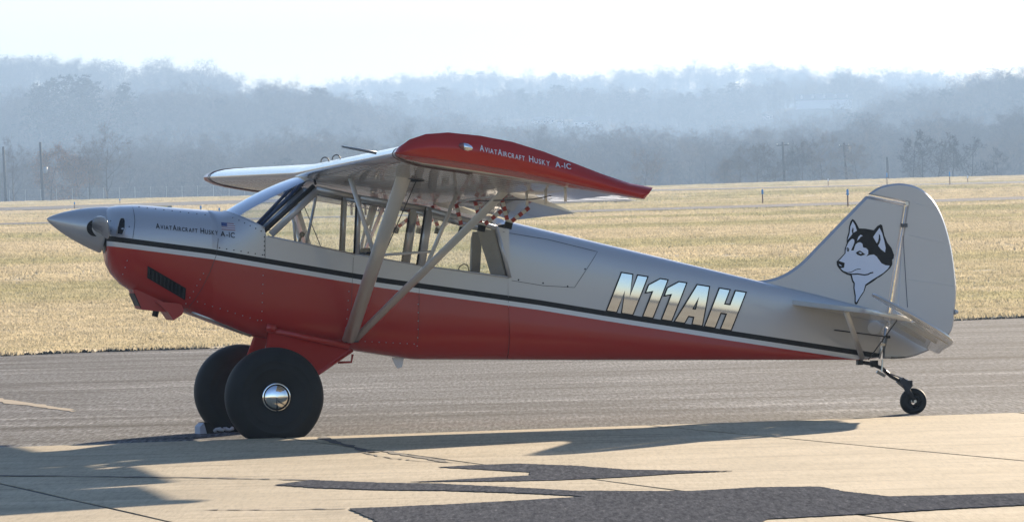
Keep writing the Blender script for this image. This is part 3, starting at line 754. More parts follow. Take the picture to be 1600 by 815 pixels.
# cheek inlet: a flat black patch stands for its shaded hollow
inl = [(183, 366), (187, 345), (190, 340), (195, 340), (197, 344), (196, 356), (192, 367)]
decal('inlet_shade', [px_poly(inl, -.33)], BODY, BLACK, cowl, .003, sub=2)
ii = px_poly(inl + [inl[0]], -.33); MB().tube([on_side(x, z, BODY, .004) for x, z in ii], .006, 6).build('inlet_rim', SILVER, cowl, True)
# belly scoop, cowl flap, exhaust
MB().prism(px_poly([(204, 452), (215, 481), (218, 483), (256, 487), (262, 487), (250, 470), (230, 450)], 0), -.17, .17).build('belly_scoop', RED_M, cowl, sharp=30)
MB().prism(px_poly([(205, 458), (215, 480.5), (216.5, 480), (206.5, 458)], 0), -.173, .173).build('scoop_lip', BLACK, cowl)
MB().prism(px_poly([(240, 470), (259, 487), (268, 500), (281, 491), (284, 484), (280, 474)], -.1), -.24, .24).build('cowl_flap', RED_M, cowl, sharp=30)
e0 = S3(244, 485, -.05); e1 = S3(254, 492, -.05); MB().tube([e0 + Vector((.03, 0, .05)), e0, e0 + Vector((-.012, 0, -.045))], .024, 14).build('exhaust_pipe', DARK, cowl, True)
MB().tube([S3(300, 487, -.2), S3(345, 503, -.2), S3(392, 524, -.2)], [.012, .02, .012], 10).build('belly_trim', ALU, fus, True)

# ---- propeller
prop = empty('propeller'); prop.parent = plane
A0 = Vector((-1.562, 0, 1.670)); A1 = Vector((-1.128, 0, 1.576)); ax = (A1 - A0).normalized(); Ls = (A1 - A0).length
prof = [(0, .002), (.02, .022), (.06, .046), (.12, .077), (.2, .110), (.28, .137), (.35, .157), (.40, .169), (Ls - .012, .1765), (Ls, .174), (Ls, .0)]
rot = Vector((1, 0, 0)).rotation_difference(ax).to_matrix()
mb = MB().lathe(prof, 64, 'x'); mb.v = [tuple(A0 + rot @ Vector(p)) for p in mb.v]
mb.build('spinner', SILVER, prop, sharp=40)
hub = A0 + ax * (Ls - .075)
for sgn in (-1, 1):
    mb = MB(); secs = []
    for (r_, ch, th, pit) in [(.10, .075, .065, 70), (.16, .085, .055, 62), (.22, .12, .04, 55), (.32, .165, .03, 44), (.5, .185, .024, 34), (.7, .18, .018, 27), (.85, .155, .013, 22), (.95, .11, .010, 20), (.985, .05, .006, 19)]:
        ring = []
        for j in range(16):
            a = 2 * math.pi * j / 16; cx, tz = ch / 2 * math.cos(a), th / 2 * math.sin(a); p_ = R(90 - pit)
            # chord lies between the rotation plane (vertical here) and the shaft
            u = cx * math.sin(p_) - tz * math.cos(p_) * sgn; w_ = cx * math.cos(p_) * sgn + tz * math.sin(p_)
            up = Vector((0, 0, 1)); up = (up - ax * up.dot(ax)).normalized()
            ring.append(tuple(hub + Vector((0, sgn * r_, 0)) + up * u + ax * w_))
        secs.append(ring)
    v = [p for r_ in secs for p in r_]; f = [(i * 16 + j, i * 16 + (j + 1) % 16, (i + 1) * 16 + (j + 1) % 16, (i + 1) * 16 + j) for i in range(len(secs) - 1) for j in range(16)] + [tuple(range(len(v) - 16, len(v)))]
    fix_normals(mesh_obj('blade', v, f, mat('blade_grey', (0.22, 0.23, 0.25), .35, .2, .4), prop, None, True))
    # black disc stands for the shaded hole where the blade leaves the spinner
    o_ = MB().lathe([(0, .062), (sgn * .004, .062), (sgn * .004, .0)], 24, 'y', hub + Vector((-.015, sgn * .148, 0))).build('blade_hole_shade', BLACK, prop)
MB().lathe([(0, .12), (.035, .12), (.035, 0)], 40, 'x', (-1.150, 0, 1.575)).build('hub_ring', DARK, prop)

# ---- windshield and cabin frames
def ws_base(t): a = t * math.pi / 2; return Vector((-.218 + .262 * (1 - math.cos(a)) ** .8, .364 * math.sin(a), 1.690 - .137 * (1 - math.cos(a)) ** .9))
def ws_top(t): a = t * math.pi / 2; return Vector((.405 + .03 * abs(t) ** 2, .362 * math.sin(a) ** 1 if t >= 0 else .362 * math.sin(a), 1.965 - .095 * abs(t) ** 3))
NTt, NSs = 24, 10; v = []; f = []
for i in range(NTt + 1):
    t = -1 + 2 * i / NTt
    for j in range(NSs + 1):
        s_ = j / NSs; p = ws_base(t).lerp(ws_top(t), s_); p += Vector((-.35, 0, .9)).normalized() * (.022 * math.sin(math.pi * s_)); v.append(tuple(p))
f = [(i * (NSs + 1) + j, (i + 1) * (NSs + 1) + j, (i + 1) * (NSs + 1) + j + 1, i * (NSs + 1) + j + 1) for i in range(NTt) for j in range(NSs)]
wsh = mesh_obj('windshield', v, f, GLASS_W, plane, None, True)
MB().tube([ws_base(-1 + 2 * k / 24) + Vector((-.004, 0, .003)) for k in range(25)], .008, 6).build('lower_trim', SILVER, wsh, True)
MB().tube([ws_top(-1 + 2 * k / 24) + Vector((0, 0, .004)) for k in range(25)], .009, 6).build('upper_trim', BLACK, wsh, True)
for sgn in (-1, 1):
    MB().blade((.035, sgn * .358, 1.535), (.425, sgn * .356, 1.868), (1, 0, -.6), .036, .02).build('windshield_post', DARK, plane, True)
    MB().blade((.085, sgn * .368, 1.508), (.462, sgn * .368, 1.845), (1, 0, -.6), .052, .016).build('door_post', SILVER, plane, True)
    MB().tube([(.02, sgn * .15, 1.56), (.40, sgn * .2, 1.93)], .013, 8).build('cabin_tube', DARKBLUE, plane, True)
ROOF = [(.44, 1.845), (.741, 1.775), (1.27, 1.672), (1.80, 1.515)]
for sgn in (-1, 1):
    y = sgn * .368
    mb = MB()
    for (a, b_) in zip(ROOF[:-1], ROOF[1:]): mb.blade((a[0], y, a[1]), (b_[0], y, b_[1]), (0, 0, 1), .04, .022)
    mb.build('roof_rail', SILVER, plane, True)
    MB().blade((.735, y, 1.345), (.765, y, 1.785), (1, 0, 0), .036, .024).build('window_post', SILVER, plane, True)
    MB().blade((.712, y, 1.350), (.742, y, 1.780), (1, 0, 0), .014, .028).build('window_seal', BLACK, plane, True)
    MB().blade((1.222, y, 1.245), (1.300, y, 1.680), (1, 0, 0), .062, .024).build('window_post', SILVER, plane, True)
    MB().blade((1.187, y, 1.252), (1.265, y, 1.680), (1, 0, 0), .012, .028).build('window_seal', BLACK, plane, True)
    MB().blade((1.90, sgn * .356, 1.135), (1.802, sgn * .362, 1.53), (1, 0, 0), .03, .02).build('rear_post', SILVER, plane, True)
    def pane(pts):
        o = MB().prism(pts, y - .002, y + .002).build('window', GLASS, plane); return o
    pane([(.115, 1.485), (.47, 1.815), (.725, 1.762), (.705, 1.352)])
    pane([(.755, 1.340), (.782, 1.752), (1.262, 1.655), (1.185, 1.258)])
    pane([(1.26, 1.240), (1.335, 1.640), (1.79, 1.505), (1.87, 1.148)])
    # sill cap
    mb = MB()
    sl = [(.06, 1.497), (.72, 1.344), (1.23, 1.244), (1.885, 1.141)]
    for a, b_ in zip(sl[:-1], sl[1:]): mb.blade((a[0], sgn * .365, a[1]), (b_[0], sgn * .365, b_[1]), (0, 0, 1), .012, .022)
    mb.build('sill_trim', SILVER, plane, True)
for sgn in (-1, 1):
    MB().prism([(1.81, 1.525), (1.905, 1.50), (1.905, 1.13), (1.897, 1.13)], sgn * .345, sgn * .352).build('quarter_panel', SILVER, plane)
# roof skin inside the wing centre section and rear deck under the trailing edge
mesh_obj('rear_deck', [(1.79, -.33, 1.53), (1.79, .33, 1.53), (1.90, .33, 1.545), (1.90, -.33, 1.545), (1.79, -.2, 1.61), (1.79, .2, 1.61), (1.90, .2, 1.573), (1.90, -.2, 1.573)], [(0, 3, 7, 4), (4, 7, 6, 5), (5, 6, 2, 1), (0, 4, 5, 1)], SILVER, plane)
# cabin interior
MB().box((.02, 0, 1.40), (.10, .66, .30), Matrix.Rotation(R(-12), 3, 'Y')).build('instrument_panel', SEATM, plane)
v = [ws_base(-1 + 2 * k / 16) * .97 + Vector((.02, 0, .03)) for k in range(17)] + [Vector((.10, .33 * (-1 + 2 * k / 16), 1.545)) for k in range(17)]
mesh_obj('glare_shield', v, [(k, k + 1, 18 + k, 17 + k) for k in range(16)], DARKBLUE, plane)
mb = MB(); mb.add([(-.2, -.33, .90), (-.2, .33, .90), (1.88, .33, .72), (1.88, -.33, .72)], [(0, 1, 2, 3)]).build('cabin_floor', INTER, plane)
for (x, z, h_, nm) in ((.83, .95, .44, 'front_seat'), (1.62, .85, .34, 'rear_seat')):
    st = empty(nm); st.parent = plane
    MB().box((x - .22, 0, z), (.42, .46, .10), Matrix.Rotation(R(-12), 3, 'Y')).build('cushion', SEATM, st)
    o = MB().box((x + .03, 0, z + h_ / 2), (.09, .44, h_), Matrix.Rotation(R(6), 3, 'Y')).build('backrest', SEATM, st)
    md = o.modifiers.new('bevel', 'BEVEL'); md.width = .035; md.segments = 3
s0, s1 = S(742, 426, .05), S(744, 372, .05)
MB().prism([(s0[0] - .035, s0[1]), (s0[0] + .035, s0[1]), (s1[0] + .04, s1[1] + .02), (s1[0] + .02, s1[1] + .05), (s1[0] - .02, s1[1] + .05), (s1[0] - .035, s1[1])], .02, .09).build('headrest_panel', mat('blue_grey_panel', (.10, .14, .19), .5), plane)
MB().prism([(1.66, 1.50), (1.785, 1.50), (1.87, 1.13), (1.765, 1.13)], -.345, -.34).build('side_liner', mat('liner_fabric', (.19, .20, .215), .6, 0, .2, .4, 7), plane)
def knob(px, py, px0, py0, v, nm='control_lever'):
    t = empty(nm); t.parent = plane; a, b_ = S3(px0, py0, v), S3(px, py, v)
    MB().tube([a, b_], .008, 8).build('stem', DARK, t, True)
    mb = MB().lathe([(-.022, .001), (-.018, .013), (-.008, .021), (.004, .022), (.016, .015), (.022, .001)], 14, 'z', b_); mb.build('knob', BLACK, t, True)
knob(472, 366, 464, 385, -.28); knob(597, 398, 596, 412, -.30)
for a, b_, v_ in (((494, 306), (478, 384), 0), ((459, 345), (462, 385), .3), ((716, 425), (700, 440), -.25)):
    MB().tube([S3(*a, v_), S3(*b_, v_)], .011, 8).build('cabin_tube', STRUT, plane, True)
MB().tube([S3(715, 424, -.2), S3(718, 416, -.2), S3(725, 412, -.2), S3(731, 415, -.2), S3(733, 425, -.2)], .004, 6).build('grab_handle', DARK, plane, True)

# ---- wing
CH = 1.60; AL = R(12.0); cA, sA = math.cos(AL), math.sin(AL)
def le(v_): return Vector((.33 - .006 * abs(v_), 0, 1.972 + .055 * abs(v_) / 5.4))
def camber(s_): return .035 / .16 * (.8 * s_ - s_ * s_) if s_ < .4 else .035 / .36 * (.2 + .8 * s_ - s_ * s_)
def thick(s_): return 5 * .118 * (.2969 * math.sqrt(max(s_, 0)) - .126 * s_ - .3516 * s_ ** 2 + .2843 * s_ ** 3 - .1015 * s_ ** 4)
def wp(v_, s_, n_): l = le(v_); return (l.x + s_ * CH * cA + n_ * CH * sA, v_, l.z - s_ * CH * sA + n_ * CH * cA)
SU = [0, .004, .012, .03, .06, .1, .16, .24, .34, .45, .58, .718]
def wing_sec(v_, sag=0, smax=.70, full=False):
    su = SU if not full else SU + [.8, .9, 1.0]
    up = [wp(v_, s_, camber(s_) + thick(s_) - (sag * .6 if s_ > .06 else 0)) for s_ in su]
    lo = [wp(v_, s_, camber(s_) - thick(s_) + (sag if .08 < s_ < .66 else 0)) for s_ in su]
    return up[::-1] + lo[1:]
wing = empty('wing'); wing.parent = plane
def loft(name, secs, M, parent, caps=True, closed=True, smooth=True, sharp=None):
    n = len(secs[0]); v = [p for s_ in secs for p in s_]; f = []; M = M[0] if isinstance(M, list) else M
    for i in range(len(secs) - 1):
        for j in range(n if closed else n - 1): f.append((i * n + j, i * n + (j + 1) % n, (i + 1) * n + (j + 1) % n, (i + 1) * n + j))
    if caps: f += [tuple(range(n))[::-1], tuple(range(len(v) - n, len(v)))]
    o = mesh_obj(name, v, f, M, parent, None, smooth); fix_normals(o)
    if sharp: sharpen(o, sharp)
    return o
for sgn in (-1, 1):
    st = []; k = 0; vv = .0
    while vv < 4.98:
        st.append((vv, 0)); st.append((vv + .13, .0026)); vv += .26
    st.append((5.02, 0))
    panel = loft('wing_panel', [wing_sec(sgn * a, s_) for a, s_ in st], SILVER_F, wing, sharp=40)
    # rib tapes on the fabric underside
    q_ = .26
    while q_ < 4.98:
        ss = [.03, .06, .1, .16, .24, .34, .45, .58, .70]; tv_ = []
        for s_ in ss: tv_ += [wp(sgn * (q_ - .011), s_, camber(s_) - thick(s_) - .0012), wp(sgn * (q_ + .011), s_, camber(s_) - thick(s_) - .0012)]
        mesh_obj('rib_tape', tv_, [(2 * k, 2 * k + 1, 2 * k + 3, 2 * k + 2) for k in range(8)], mat('rib_tape_grey', (.40, .40, .395), .4, .3), wing, None, True); q_ += .26
    # flap and aileron
    def surf(name, v0, v1, s0, s1, drop, n0, M=SILVER_F):
        secs = []
        for q in range(9):
            vq = v0 + (v1 - v0) * q / 8; ring = []
            hp = Vector(wp(vq, s0, n0)); L_ = (s1 - s0) * CH; a_ = AL + drop; ca, sa = math.cos(a_), math.sin(a_)
            for (u, n_) in [(1, .002), (.7, .018), (.4, .033), (.15, .04), (.04, .03), (0, .008), (.03, -.012), (.12, -.022), (.4, -.016), (.7, -.008), (1, -.002)]:
                ring.append((hp.x + u * L_ * ca + n_ * sa, vq, hp.z - u * L_ * sa + n_ * ca))
            secs.append(ring)
        return loft(name, secs, M, wing, sharp=45)
    surf('flap', sgn * .42, sgn * 3.0, .715, 1.03, R(7), -.002)
    surf('aileron', sgn * 3.03, sgn * 5.0, .710, 1.0, R(0), .014)
    if sgn < 0: surf('centre_trailing_edge', -.41, .41, .70, .99, R(0), .014)
    # hinge brackets with striped tape
    for vq in (.55, 1.42, 2.58):
        hb = empty('hinge_bracket'); hb.parent = wing
        top0 = Vector(wp(sgn * vq, .735, -.02)); top1 = Vector(wp(sgn * vq, .865, -.04)); bot = Vector(wp(sgn * vq, .785, -.13))
        for tp in (top0, top1):
            mb = MB()
            for q in range(6):
                a, b_ = bot.lerp(tp, q / 6), bot.lerp(tp, (q + 1) / 6); mb.blade(a, b_, (1, 0, 0), .03, .02, 8, q % 2)
            mb.build('arm', [TAPE_W, TAPE_R], hb, True)
        MB().box(bot + Vector((0, 0, -.01)), (.052, .04, .045), Matrix.Rotation(R(15), 3, 'Y')).build('end_pad', BLACK, hb)
    for vq in (3.35, 4.1, 4.85):
        a = Vector(wp(sgn * vq, .76, .0)); MB().blade(a, a + Vector((.0, 0, -.10)), (1, 0, 0), .02, .012).build('aileron_hinge', STRUT, wing, True)
    # wing tip
    top_px = [(618, 238), (622, 231), (640, 218), (665, 209.5), (700, 207), (750, 212), (800, 221.5), (850, 237), (900, 256), (940, 271.5), (985, 286.5), (1020, 293)]
    bot_px = [(618, 238), (622, 240.5), (640, 243.5), (665, 246), (700, 250), (750, 257.5), (800, 266), (850, 277), (900, 288.5), (940, 297), (985, 306), (1007, 311)]
    OV = 5.36
    tl = [S(x, y, -OV) for x, y in top_px]; bl = [S(x, y, -OV) for x, y in bot_px]
    outer = tl[::-1] + bl[1:]
    ins = []
    for t_ in tl[::-1]: s_ = min(1, max(0, (t_[0] - tl[0][0]) / (CH * cA))); ins.append(wp(sgn * 5.0, s_, camber(s_) + thick(s_)))
    for t_ in bl[1:]: s_ = min(1, max(0, (t_[0] - tl[0][0]) / (CH * cA))); ins.append(wp(sgn * 5.0, s_, camber(s_) - thick(s_)))
    if sgn > 0:                       # far tip: its outer edge stays on the wing's own section line
        outer = [(p[0], p[2]) for p in ins]
        tl = outer[:len(tl)][::-1]; bl = [tl[0]] + outer[len(tl):]
    secs = [[(p[0], sgn * 5.03, p[2]) for p in ins]]
    def mixs(k, vq, shrink=0.0):
        out_ = []
        nT = len(tl)
        for idx, (p, o_) in enumerate(zip(ins, outer)):
            j = nT - 1 - idx if idx < nT else idx - nT + 1
            cz = tl[j][1] * .42 + bl[j][1] * .58
            oz = o_[1] + (cz - o_[1]) * shrink
            ox = o_[0] + ((.5 * (tl[0][0] + tl[-1][0])) - o_[0]) * shrink * .05
            out_.append((p[0] + (ox - p[0]) * k, vq, p[2] + (oz - p[2]) * k))
        return out_
    secs += [mixs(.35, sgn * 5.12), mixs(.75, sgn * 5.22), mixs(.96, sgn * 5.31), mixs(1, sgn * OV), mixs(1, sgn * (OV + .035), .35), mixs(1, sgn * (OV + .055), .8), mixs(1, sgn * (OV + .058), .97)]
    tip = loft('wing_tip', secs, [RED], wing, sharp=32); tip.data.materials.append(SILVER_F)
    for pg in tip.data.polygons:
        if abs(pg.center.y) < 5.10: pg.material_index = 1
    if sgn < 0:
        TIPB = bvh_of([tip]); PANB = bvh_of([panel])
        for run in [('AviatAircraft', (749, 235.5), (819, 251.5), 10, .76), ('Husky', (826, 252.5), (858.5, 259.5), 10, .78), ('A-1C', (867, 261), (892, 264.5), 9, 1)]: lettering('name_lettering', [run], TIPB, WHITE, tip, -5.4, .005)
    # position light
    lx, lz = S(726, 229.5, -5.4); hit = on_side(lx, lz, TIPB, 0); ly = hit[1] if hit else -5.41
    lamp = empty('position_light'); lamp.parent = wing
    mb = MB(); secs = []
    for (u, r_) in [(-.045, .002), (-.035, .018), (-.01, .026), (.02, .026), (.045, .016), (.058, .002)]:
        secs.append([(lx + u * cA, sgn * (-ly + .012 * 0) + sgn * r_ * .8 * math.cos(a), lz - u * sA + r_ * math.sin(a)) for a in [2 * math.pi * j / 14 for j in range(14)]])
    loft('lens', secs[:3], mat('red_lens', (.18, .02, .02), .1, 0, 1), lamp); loft('housing', secs[2:], CHROME, lamp)
    # dark paint seam between silver and red
    for vq in (4.93, 5.035):
        MB().tube([Vector(q) for q in wing_sec(sgn * vq, -.0008, full=False)][3:20], .004, 6).build('tip_seam', mat('dark_red_line', (.06, .01, .01), .4), wing, True)
    # lift struts
    fb = Vector((.652, sgn * .385, .70)); ft = Vector((.690, sgn * 3.0, 1.905)); rb = Vector((.700, sgn * .385, .705)); rt = Vector((1.405, sgn * 3.0, 1.765))
    ls = MB().blade(fb, ft, (1, 0, -.15), .105, .045, 16).build('lift_strut', STRUT, plane, True)
    MB().blade(ft - (ft - fb).normalized() * .10, ft + Vector((0, 0, .03)), (1, 0, 0), .05, .05, 12).build('strut_fitting', STRUT, ls, True)
    l2 = MB().blade(rb, rt, (1, 0, -.2), .066, .034, 14).build('lift_strut', STRUT, plane, True)
    MB().blade(rt - (rt - rb).normalized() * .05, rt + Vector((.01, 0, .03)), (1, 0, 0), .03, .03, 10).build('strut_fitting', STRUT, l2, True)
    MB().box((.675, sgn * .385, .70), (.10, .03, .035)).build('strut_root', DARK, plane)
    fm, rm = fb.lerp(ft, .5), rb.lerp(rt, .48)
    wl = Vector(wp(sgn * 1.70, .12, camber(.12) - thick(.12))); wr = Vector(wp(sgn * 1.66, .62, camber(.62) - thick(.62)))
    MB().blade(fm, wl, (1, 0, 0), .034, .02).build('jury_strut', STRUT, plane, True)
    MB().blade(rm, wr, (1, 0, 0), .030, .02).build('jury_strut', STRUT, plane, True)
    MB().tube([fm.lerp(wl, .05), rm.lerp(wr, .25)], .010, 8).build('jury_link', STRUT, plane, True)
    # tie-down ring under the strut fitting and its rope
    MB().lathe([(-.012, .028), (-.012, .05), (.012, .05), (.012, .028)], 20, 'z', Vector((.78, sgn * 3.0, 1.86)), closed=True).build('tie_down_pulley', BLACK, wing)
    MB().tube([(.72, sgn * 2.98, 1.88), (.80, sgn * 3.0, 1.865)], .01, 8).build('pulley_arm', DARK, wing)
    MB().tube([(.775, sgn * 2.98, 1.855), (.76, sgn * 1.4, 1.30), (.73, sgn * .40, .86)], .004, 6).build('tie_wire', DARK, plane)
# pitot mast and vents on the near wing
MB().tube([S3(534, 229, -4.45), S3(588, 239, -4.45)], [.006, .011], 8).build('pitot_tube', mat('pitot_grey', (.2, .22, .24), .4, .4), wing, True)
for (px, v_) in ((497, -1.0), (519, -1.6)):
    c = Vector(wp(v_, .05, camber(.05) + thick(.05))); MB().tube([c + Vector((.03 * math.cos(a), 0, .035 * math.sin(a))) for a in [math.pi * k / 10 for k in range(11)]], .004, 6).build('wing_handle', DARK, wing, True)
MB().tube([Vector(wp(-4.6, .735, -.04)), Vector(wp(-3.9, .735, -.045)), Vector(wp(-2.2, .63, -.05))], .004, 6).build('control_cable', DARK, wing)

# ---- landing gear
def wheel(nm, v_, near):
    wv = empty(nm); wv.parent = plane; c = Vector((0, v_, .307)); sgn = -1 if v_ < 0 else 1
    prof = [(-.095, .085), (-.115, .10), (-.130, .135), (-.150, .20), (-.1505, .203), (-.1535, .206), (-.1535, .212), (-.152, .216), (-.157, .25), (-.1565, .262), (-.1585, .265), (-.157, .270), (-.150, .295), (-.128, .332), (-.09, .356), (-.04, .366), (0, .367)]
    prof = prof + [(-a, r_) for a, r_ in prof[-2::-1]]
    mb = MB().lathe(prof, 72, 'y', c)
    for i, p in enumerate(mb.v):
        x, y, z = p
        if z < .09:
            k = (.09 - z) / .15; y = c.y + (y - c.y) * (1 + .10 * k); x = x * (1 + .05 * k)
        mb.v[i] = (x, y, max(z, .001 + .0 * z))
    mb.build('tyre', RUBBER, wv, True)
    yo = c.y + sgn * .118
    hp = [(0, .100), (sgn * .012, .098), (sgn * .016, .091), (sgn * .019, .089), (sgn * .03, .075), (sgn * .037, .05), (sgn * .041, .025), (sgn * .042, .0005)]
    MB().lathe(hp, 48, 'y', (c.x, yo, c.z)).build('hub_cap', CHROME, wv, sharp=60)
    MB().lathe([(-sgn * .02, .10), (sgn * .005, .106), (sgn * .018, .105), (sgn * .018, .097)], 40, 'y', (c.x, yo, c.z)).build('rim', CHROME, wv, True)
    MB().lathe([(-sgn * .20, .06), (-sgn * .235, .085), (-sgn * .238, .0)], 24, 'y', (c.x, yo, c.z)).build('brake_drum', DARK, wv)
    return wv
wheel('main_wheel', -.93, True); wheel('main_wheel', .93, False)
for sgn in (-1, 1):
    gl = empty('gear_leg'); gl.parent = plane
    yi, yo_ = sgn * .33, sgn * .74
    top = [S(420, 516, -.35), S(548, 546, -.35)]; mid = S(500, 586, -.55)
    # fabric covered V: inner edge on the fuselage, outer edge at the axle
    a0 = Vector((top[0][0], yi, top[0][1] - .01)); a1 = Vector((top[1][0] + .01, yi, top[1][1] - .005)); b0 = Vector((-.06, yo_, .34)); b1 = Vector((.10, yo_, .30))
    t_ = Vector((0, .018 * sgn, .010)); dv = Vector((0, 0.03, 0.0)) * sgn
    v = [a0 - t_, a1 - t_, b1 - t_, b0 - t_, a0 + t_, a1 + t_, b1 + t_, b0 + t_]
    o = MB().add(v, [(0, 1, 2, 3), (7, 6, 5, 4), (0, 4, 5, 1), (1, 5, 6, 2), (2, 6, 7, 3), (3, 7, 4, 0)]).build('fairing', RED, gl)
    md = o.modifiers.new('bevel', 'BEVEL'); md.width = .008; md.segments = 2
    MB().blade(a0 + Vector((.015, 0, .0)), b0 + Vector((.01, 0, 0)), (1, 0, 0), .05, .034).build('front_tube', RED, gl, True)
    MB().blade(a1, b1, (1, 0, 0), .034, .03).build('rear_tube', RED, gl, True)
    MB().tube([(0, sgn * .70, .307), (0, sgn * .85, .307)], .03, 12).build('axle', DARK, gl, True)
    # long fairing strip along the lower longeron
    p0, p1 = S(418, 514, -.37), S(546, 541, -.38)
    MB().blade((p0[0], sgn * .372, p0[1]), (p1[0], sgn * .372, p1[1]), (0, 0, 1), .04, .03, c2=.05).build('gear_cuff', RED, plane, True)
    MB().blade((p0[0] - .01, sgn * .374, p0[1] + .015), (p0[0] + .06, sgn * .374, p0[1] + .0), (0, 0, 1), .06, .045).build('cuff_nose', RED, plane, True)
    MB().tube([(.10, sgn * .60, .50), (.0, 0, .56)], .014, 8).build('shock_strut', RED, gl, True)
# boarding step and belly antenna
MB().tube([S3(528, 566, -.3), S3(549, 565, -.3), S3(551, 553, -.3)], .009, 8).build('boarding_step', RED, plane, True)
MB().prism(px_poly([(612, 558), (631, 558), (628, 573), (621, 575), (618, 571)], -.1), -.11, -.09).build('belly_antenna', WHITE, plane)

# ---- tail
def plate(name, poly, y0, M, parent, th=.034, edge=.012):
    """flat surface with rounded rim; polygon in (x,z)"""
    n = len(poly); c = Vector((sum(p[0] for p in poly) / n, sum(p[1] for p in poly) / n)); inn = grow_poly([(p[0], p[1]) for p in poly], -edge)
    v = [(p[0], y0, p[1]) for p in poly] + [(p[0], y0 - th / 2, p[1]) for p in inn] + [(p[0], y0 + th / 2, p[1]) for p in inn]
    f = []
    for i in range(n):
        j = (i + 1) % n; f += [(i, j, n + j, n + i), (i, 2 * n + i, 2 * n + j, j)]
    tri = tessellate_polygon([[Vector((p[0], p[1], 0)) for p in inn]])
    f += [tuple(n + i for i in t) for t in tri] + [tuple(2 * n + i for i in t) for t in tri]
    o = mesh_obj(name, v, f, M, parent); fix_normals(o); sharpen(o, 50); return o
def catmull(pts, n=6):
    out = []
    for i in range(len(pts) - 1):
        p0, p1, p2, p3 = [Vector(pts[max(0, min(len(pts) - 1, k))]) for k in (i - 1, i, i + 1, i + 2)]
        for k in range(n):
            t = k / n; out.append(tuple(.5 * ((2 * p1) + (p2 - p0) * t + (2 * p0 - 5 * p1 + 4 * p2 - p3) * t * t + (3 * p1 - p0 - 3 * p2 + p3) * t ** 3)))
    out.append(tuple(pts[-1])); return out
fin_le = catmull([S(*p, 0) for p in ((1172, 439), (1200, 436.5), (1225, 428), (1250, 411), (1275, 386), (1310, 350), (1353, 306))], 5)
fin_poly = fin_le + [S(1414, 319, 0), S(1385, 508, 0), S(1377, 525, 0), S(1240, 482, 0), S(1172, 452, 0)]
fin = plate('fin', fin_poly, 0, SILVER, plane, .05, .02)
rud_c = catmull([S(*p, 0) for p in ((1356, 303.5), (1372, 293), (1392, 287.5), (1413, 287), (1437, 294), (1458, 312), (1474, 342), (1486, 385), (1492, 425), (1494, 455), (1491, 490), (1487, 515), (1470, 536), (1442, 551), (1415, 559), (1379, 560))], 5)
rud_poly = rud_c + [S(1379, 545, 0), S(1388, 508, 0), S(1417, 317, 0), S(1396, 312.5, 0)]
rud = plate('rudder', rud_poly, 0, SILVER, plane, .046, .014)
FINB = bvh_of([fin, rud])
MB().tube([S3(1416, 322, -.026), S3(1383, 512, -.03)], .006, 8).build('hinge_highlight', WHITE, rud, True)  # white rod paints in the highlight along the rudder hinge
MB().tube([S3(1357, 306, -.026), S3(1414, 319, -.026)], .005, 8).build('horn_seam', WHITE, rud, True)
MB().box(S3(1413, 352, -.03), (.045, .03, .028)).build('hinge_block', INTER, rud)
MB().box(S3(1417, 318, -.03), (.02, .03, .03)).build('hinge_block', ALU, rud)
MB().tube([S3(1411, 368, -.026), S3(1418, 480, -.026)], .0022, 6).build('rudder_cable', DARKBLUE, rud)
MB().tube([S3(1491, 487, 0), S3(1497, 487, 0)], [.022, .012], 10).build('tail_light', mat('lamp_glass', (.5, .5, .5), .1), rud, True)
for (a, b_) in (((1430, 317), (1465, 327)), ((1420, 367), (1487, 382)), ((1420, 436), (1492, 447)), ((1345, 327), (1408, 339))):
    MB().tube([S3(*a, -.0235), S3(*b_, -.0230)], .0016, 6).build('rib_ridge', LINE, rud, True)
# black stripe tail on the rudder
decal('stripe_end', [[S(1377, 555.5, 0), S(1377, 559.5, 0), S(1404, 559.7, 0), S(1415, 558.6, 0)]], FINB, BLACK, rud, .003)
# dog-head emblem, in enlarged-crop units
def em(pts): return [S(1290 + x / 5.431, 330 + y / 5.431, -.03) for x, y in pts]
embl = empty('dog_emblem'); embl.parent = fin
HEAD = [(228, 65), (245, 75), (265, 105), (285, 145), (340, 147), (410, 160), (440, 125), (468, 110), (482, 120), (490, 160), (500, 205), (525, 265), (560, 310), (582, 370), (578, 400), (566, 410), (568, 450), (550, 480), (520, 510), (470, 550), (440, 567), (400, 598), (345, 632), (330, 680), (290, 740), (270, 785), (257, 790), (246, 778), (247, 720), (236, 650), (238, 612), (225, 595), (212, 545), (180, 535), (140, 512), (115, 485), (98, 460), (93, 425), (105, 415), (130, 390), (162, 355), (163, 320), (180, 270), (180, 230), (195, 180), (200, 130), (212, 85)]
FACE = [(170, 355), (171, 325), (178, 300), (195, 262), (215, 240), (228, 233), (243, 240), (245, 262), (235, 290), (216, 332), (238, 332), (248, 300), (256, 280), (275, 265), (295, 262), (313, 275), (318, 305), (345, 312), (362, 330), (362, 360), (345, 382), (375, 370), (410, 366), (435, 385), (452, 410), (475, 440), (510, 457), (544, 460), (530, 486), (490, 522), (450, 547), (395, 580), (338, 620), (322, 678), (285, 733), (262, 772), (256, 765), (257, 715), (246, 650), (249, 608), (235, 585), (224, 540), (185, 528), (140, 500), (128, 482), (157, 478), (163, 437), (112, 420), (135, 396)]
EARL = [(230, 84), (211, 130), (204, 188), (186, 243), (205, 222), (228, 192), (222, 165), (231, 135), (238, 150), (236, 182), (266, 165), (252, 120)]
EARR = [(458, 140), (480, 185), (500, 260), (510, 310), (505, 348), (470, 322), (446, 292), (458, 270), (467, 240), (464, 205), (452, 190), (452, 225), (445, 255), (435, 272), (404, 218), (425, 185)]
BROW = [(267, 250), (278, 217), (298, 198), (316, 208), (298, 216), (285, 235)]
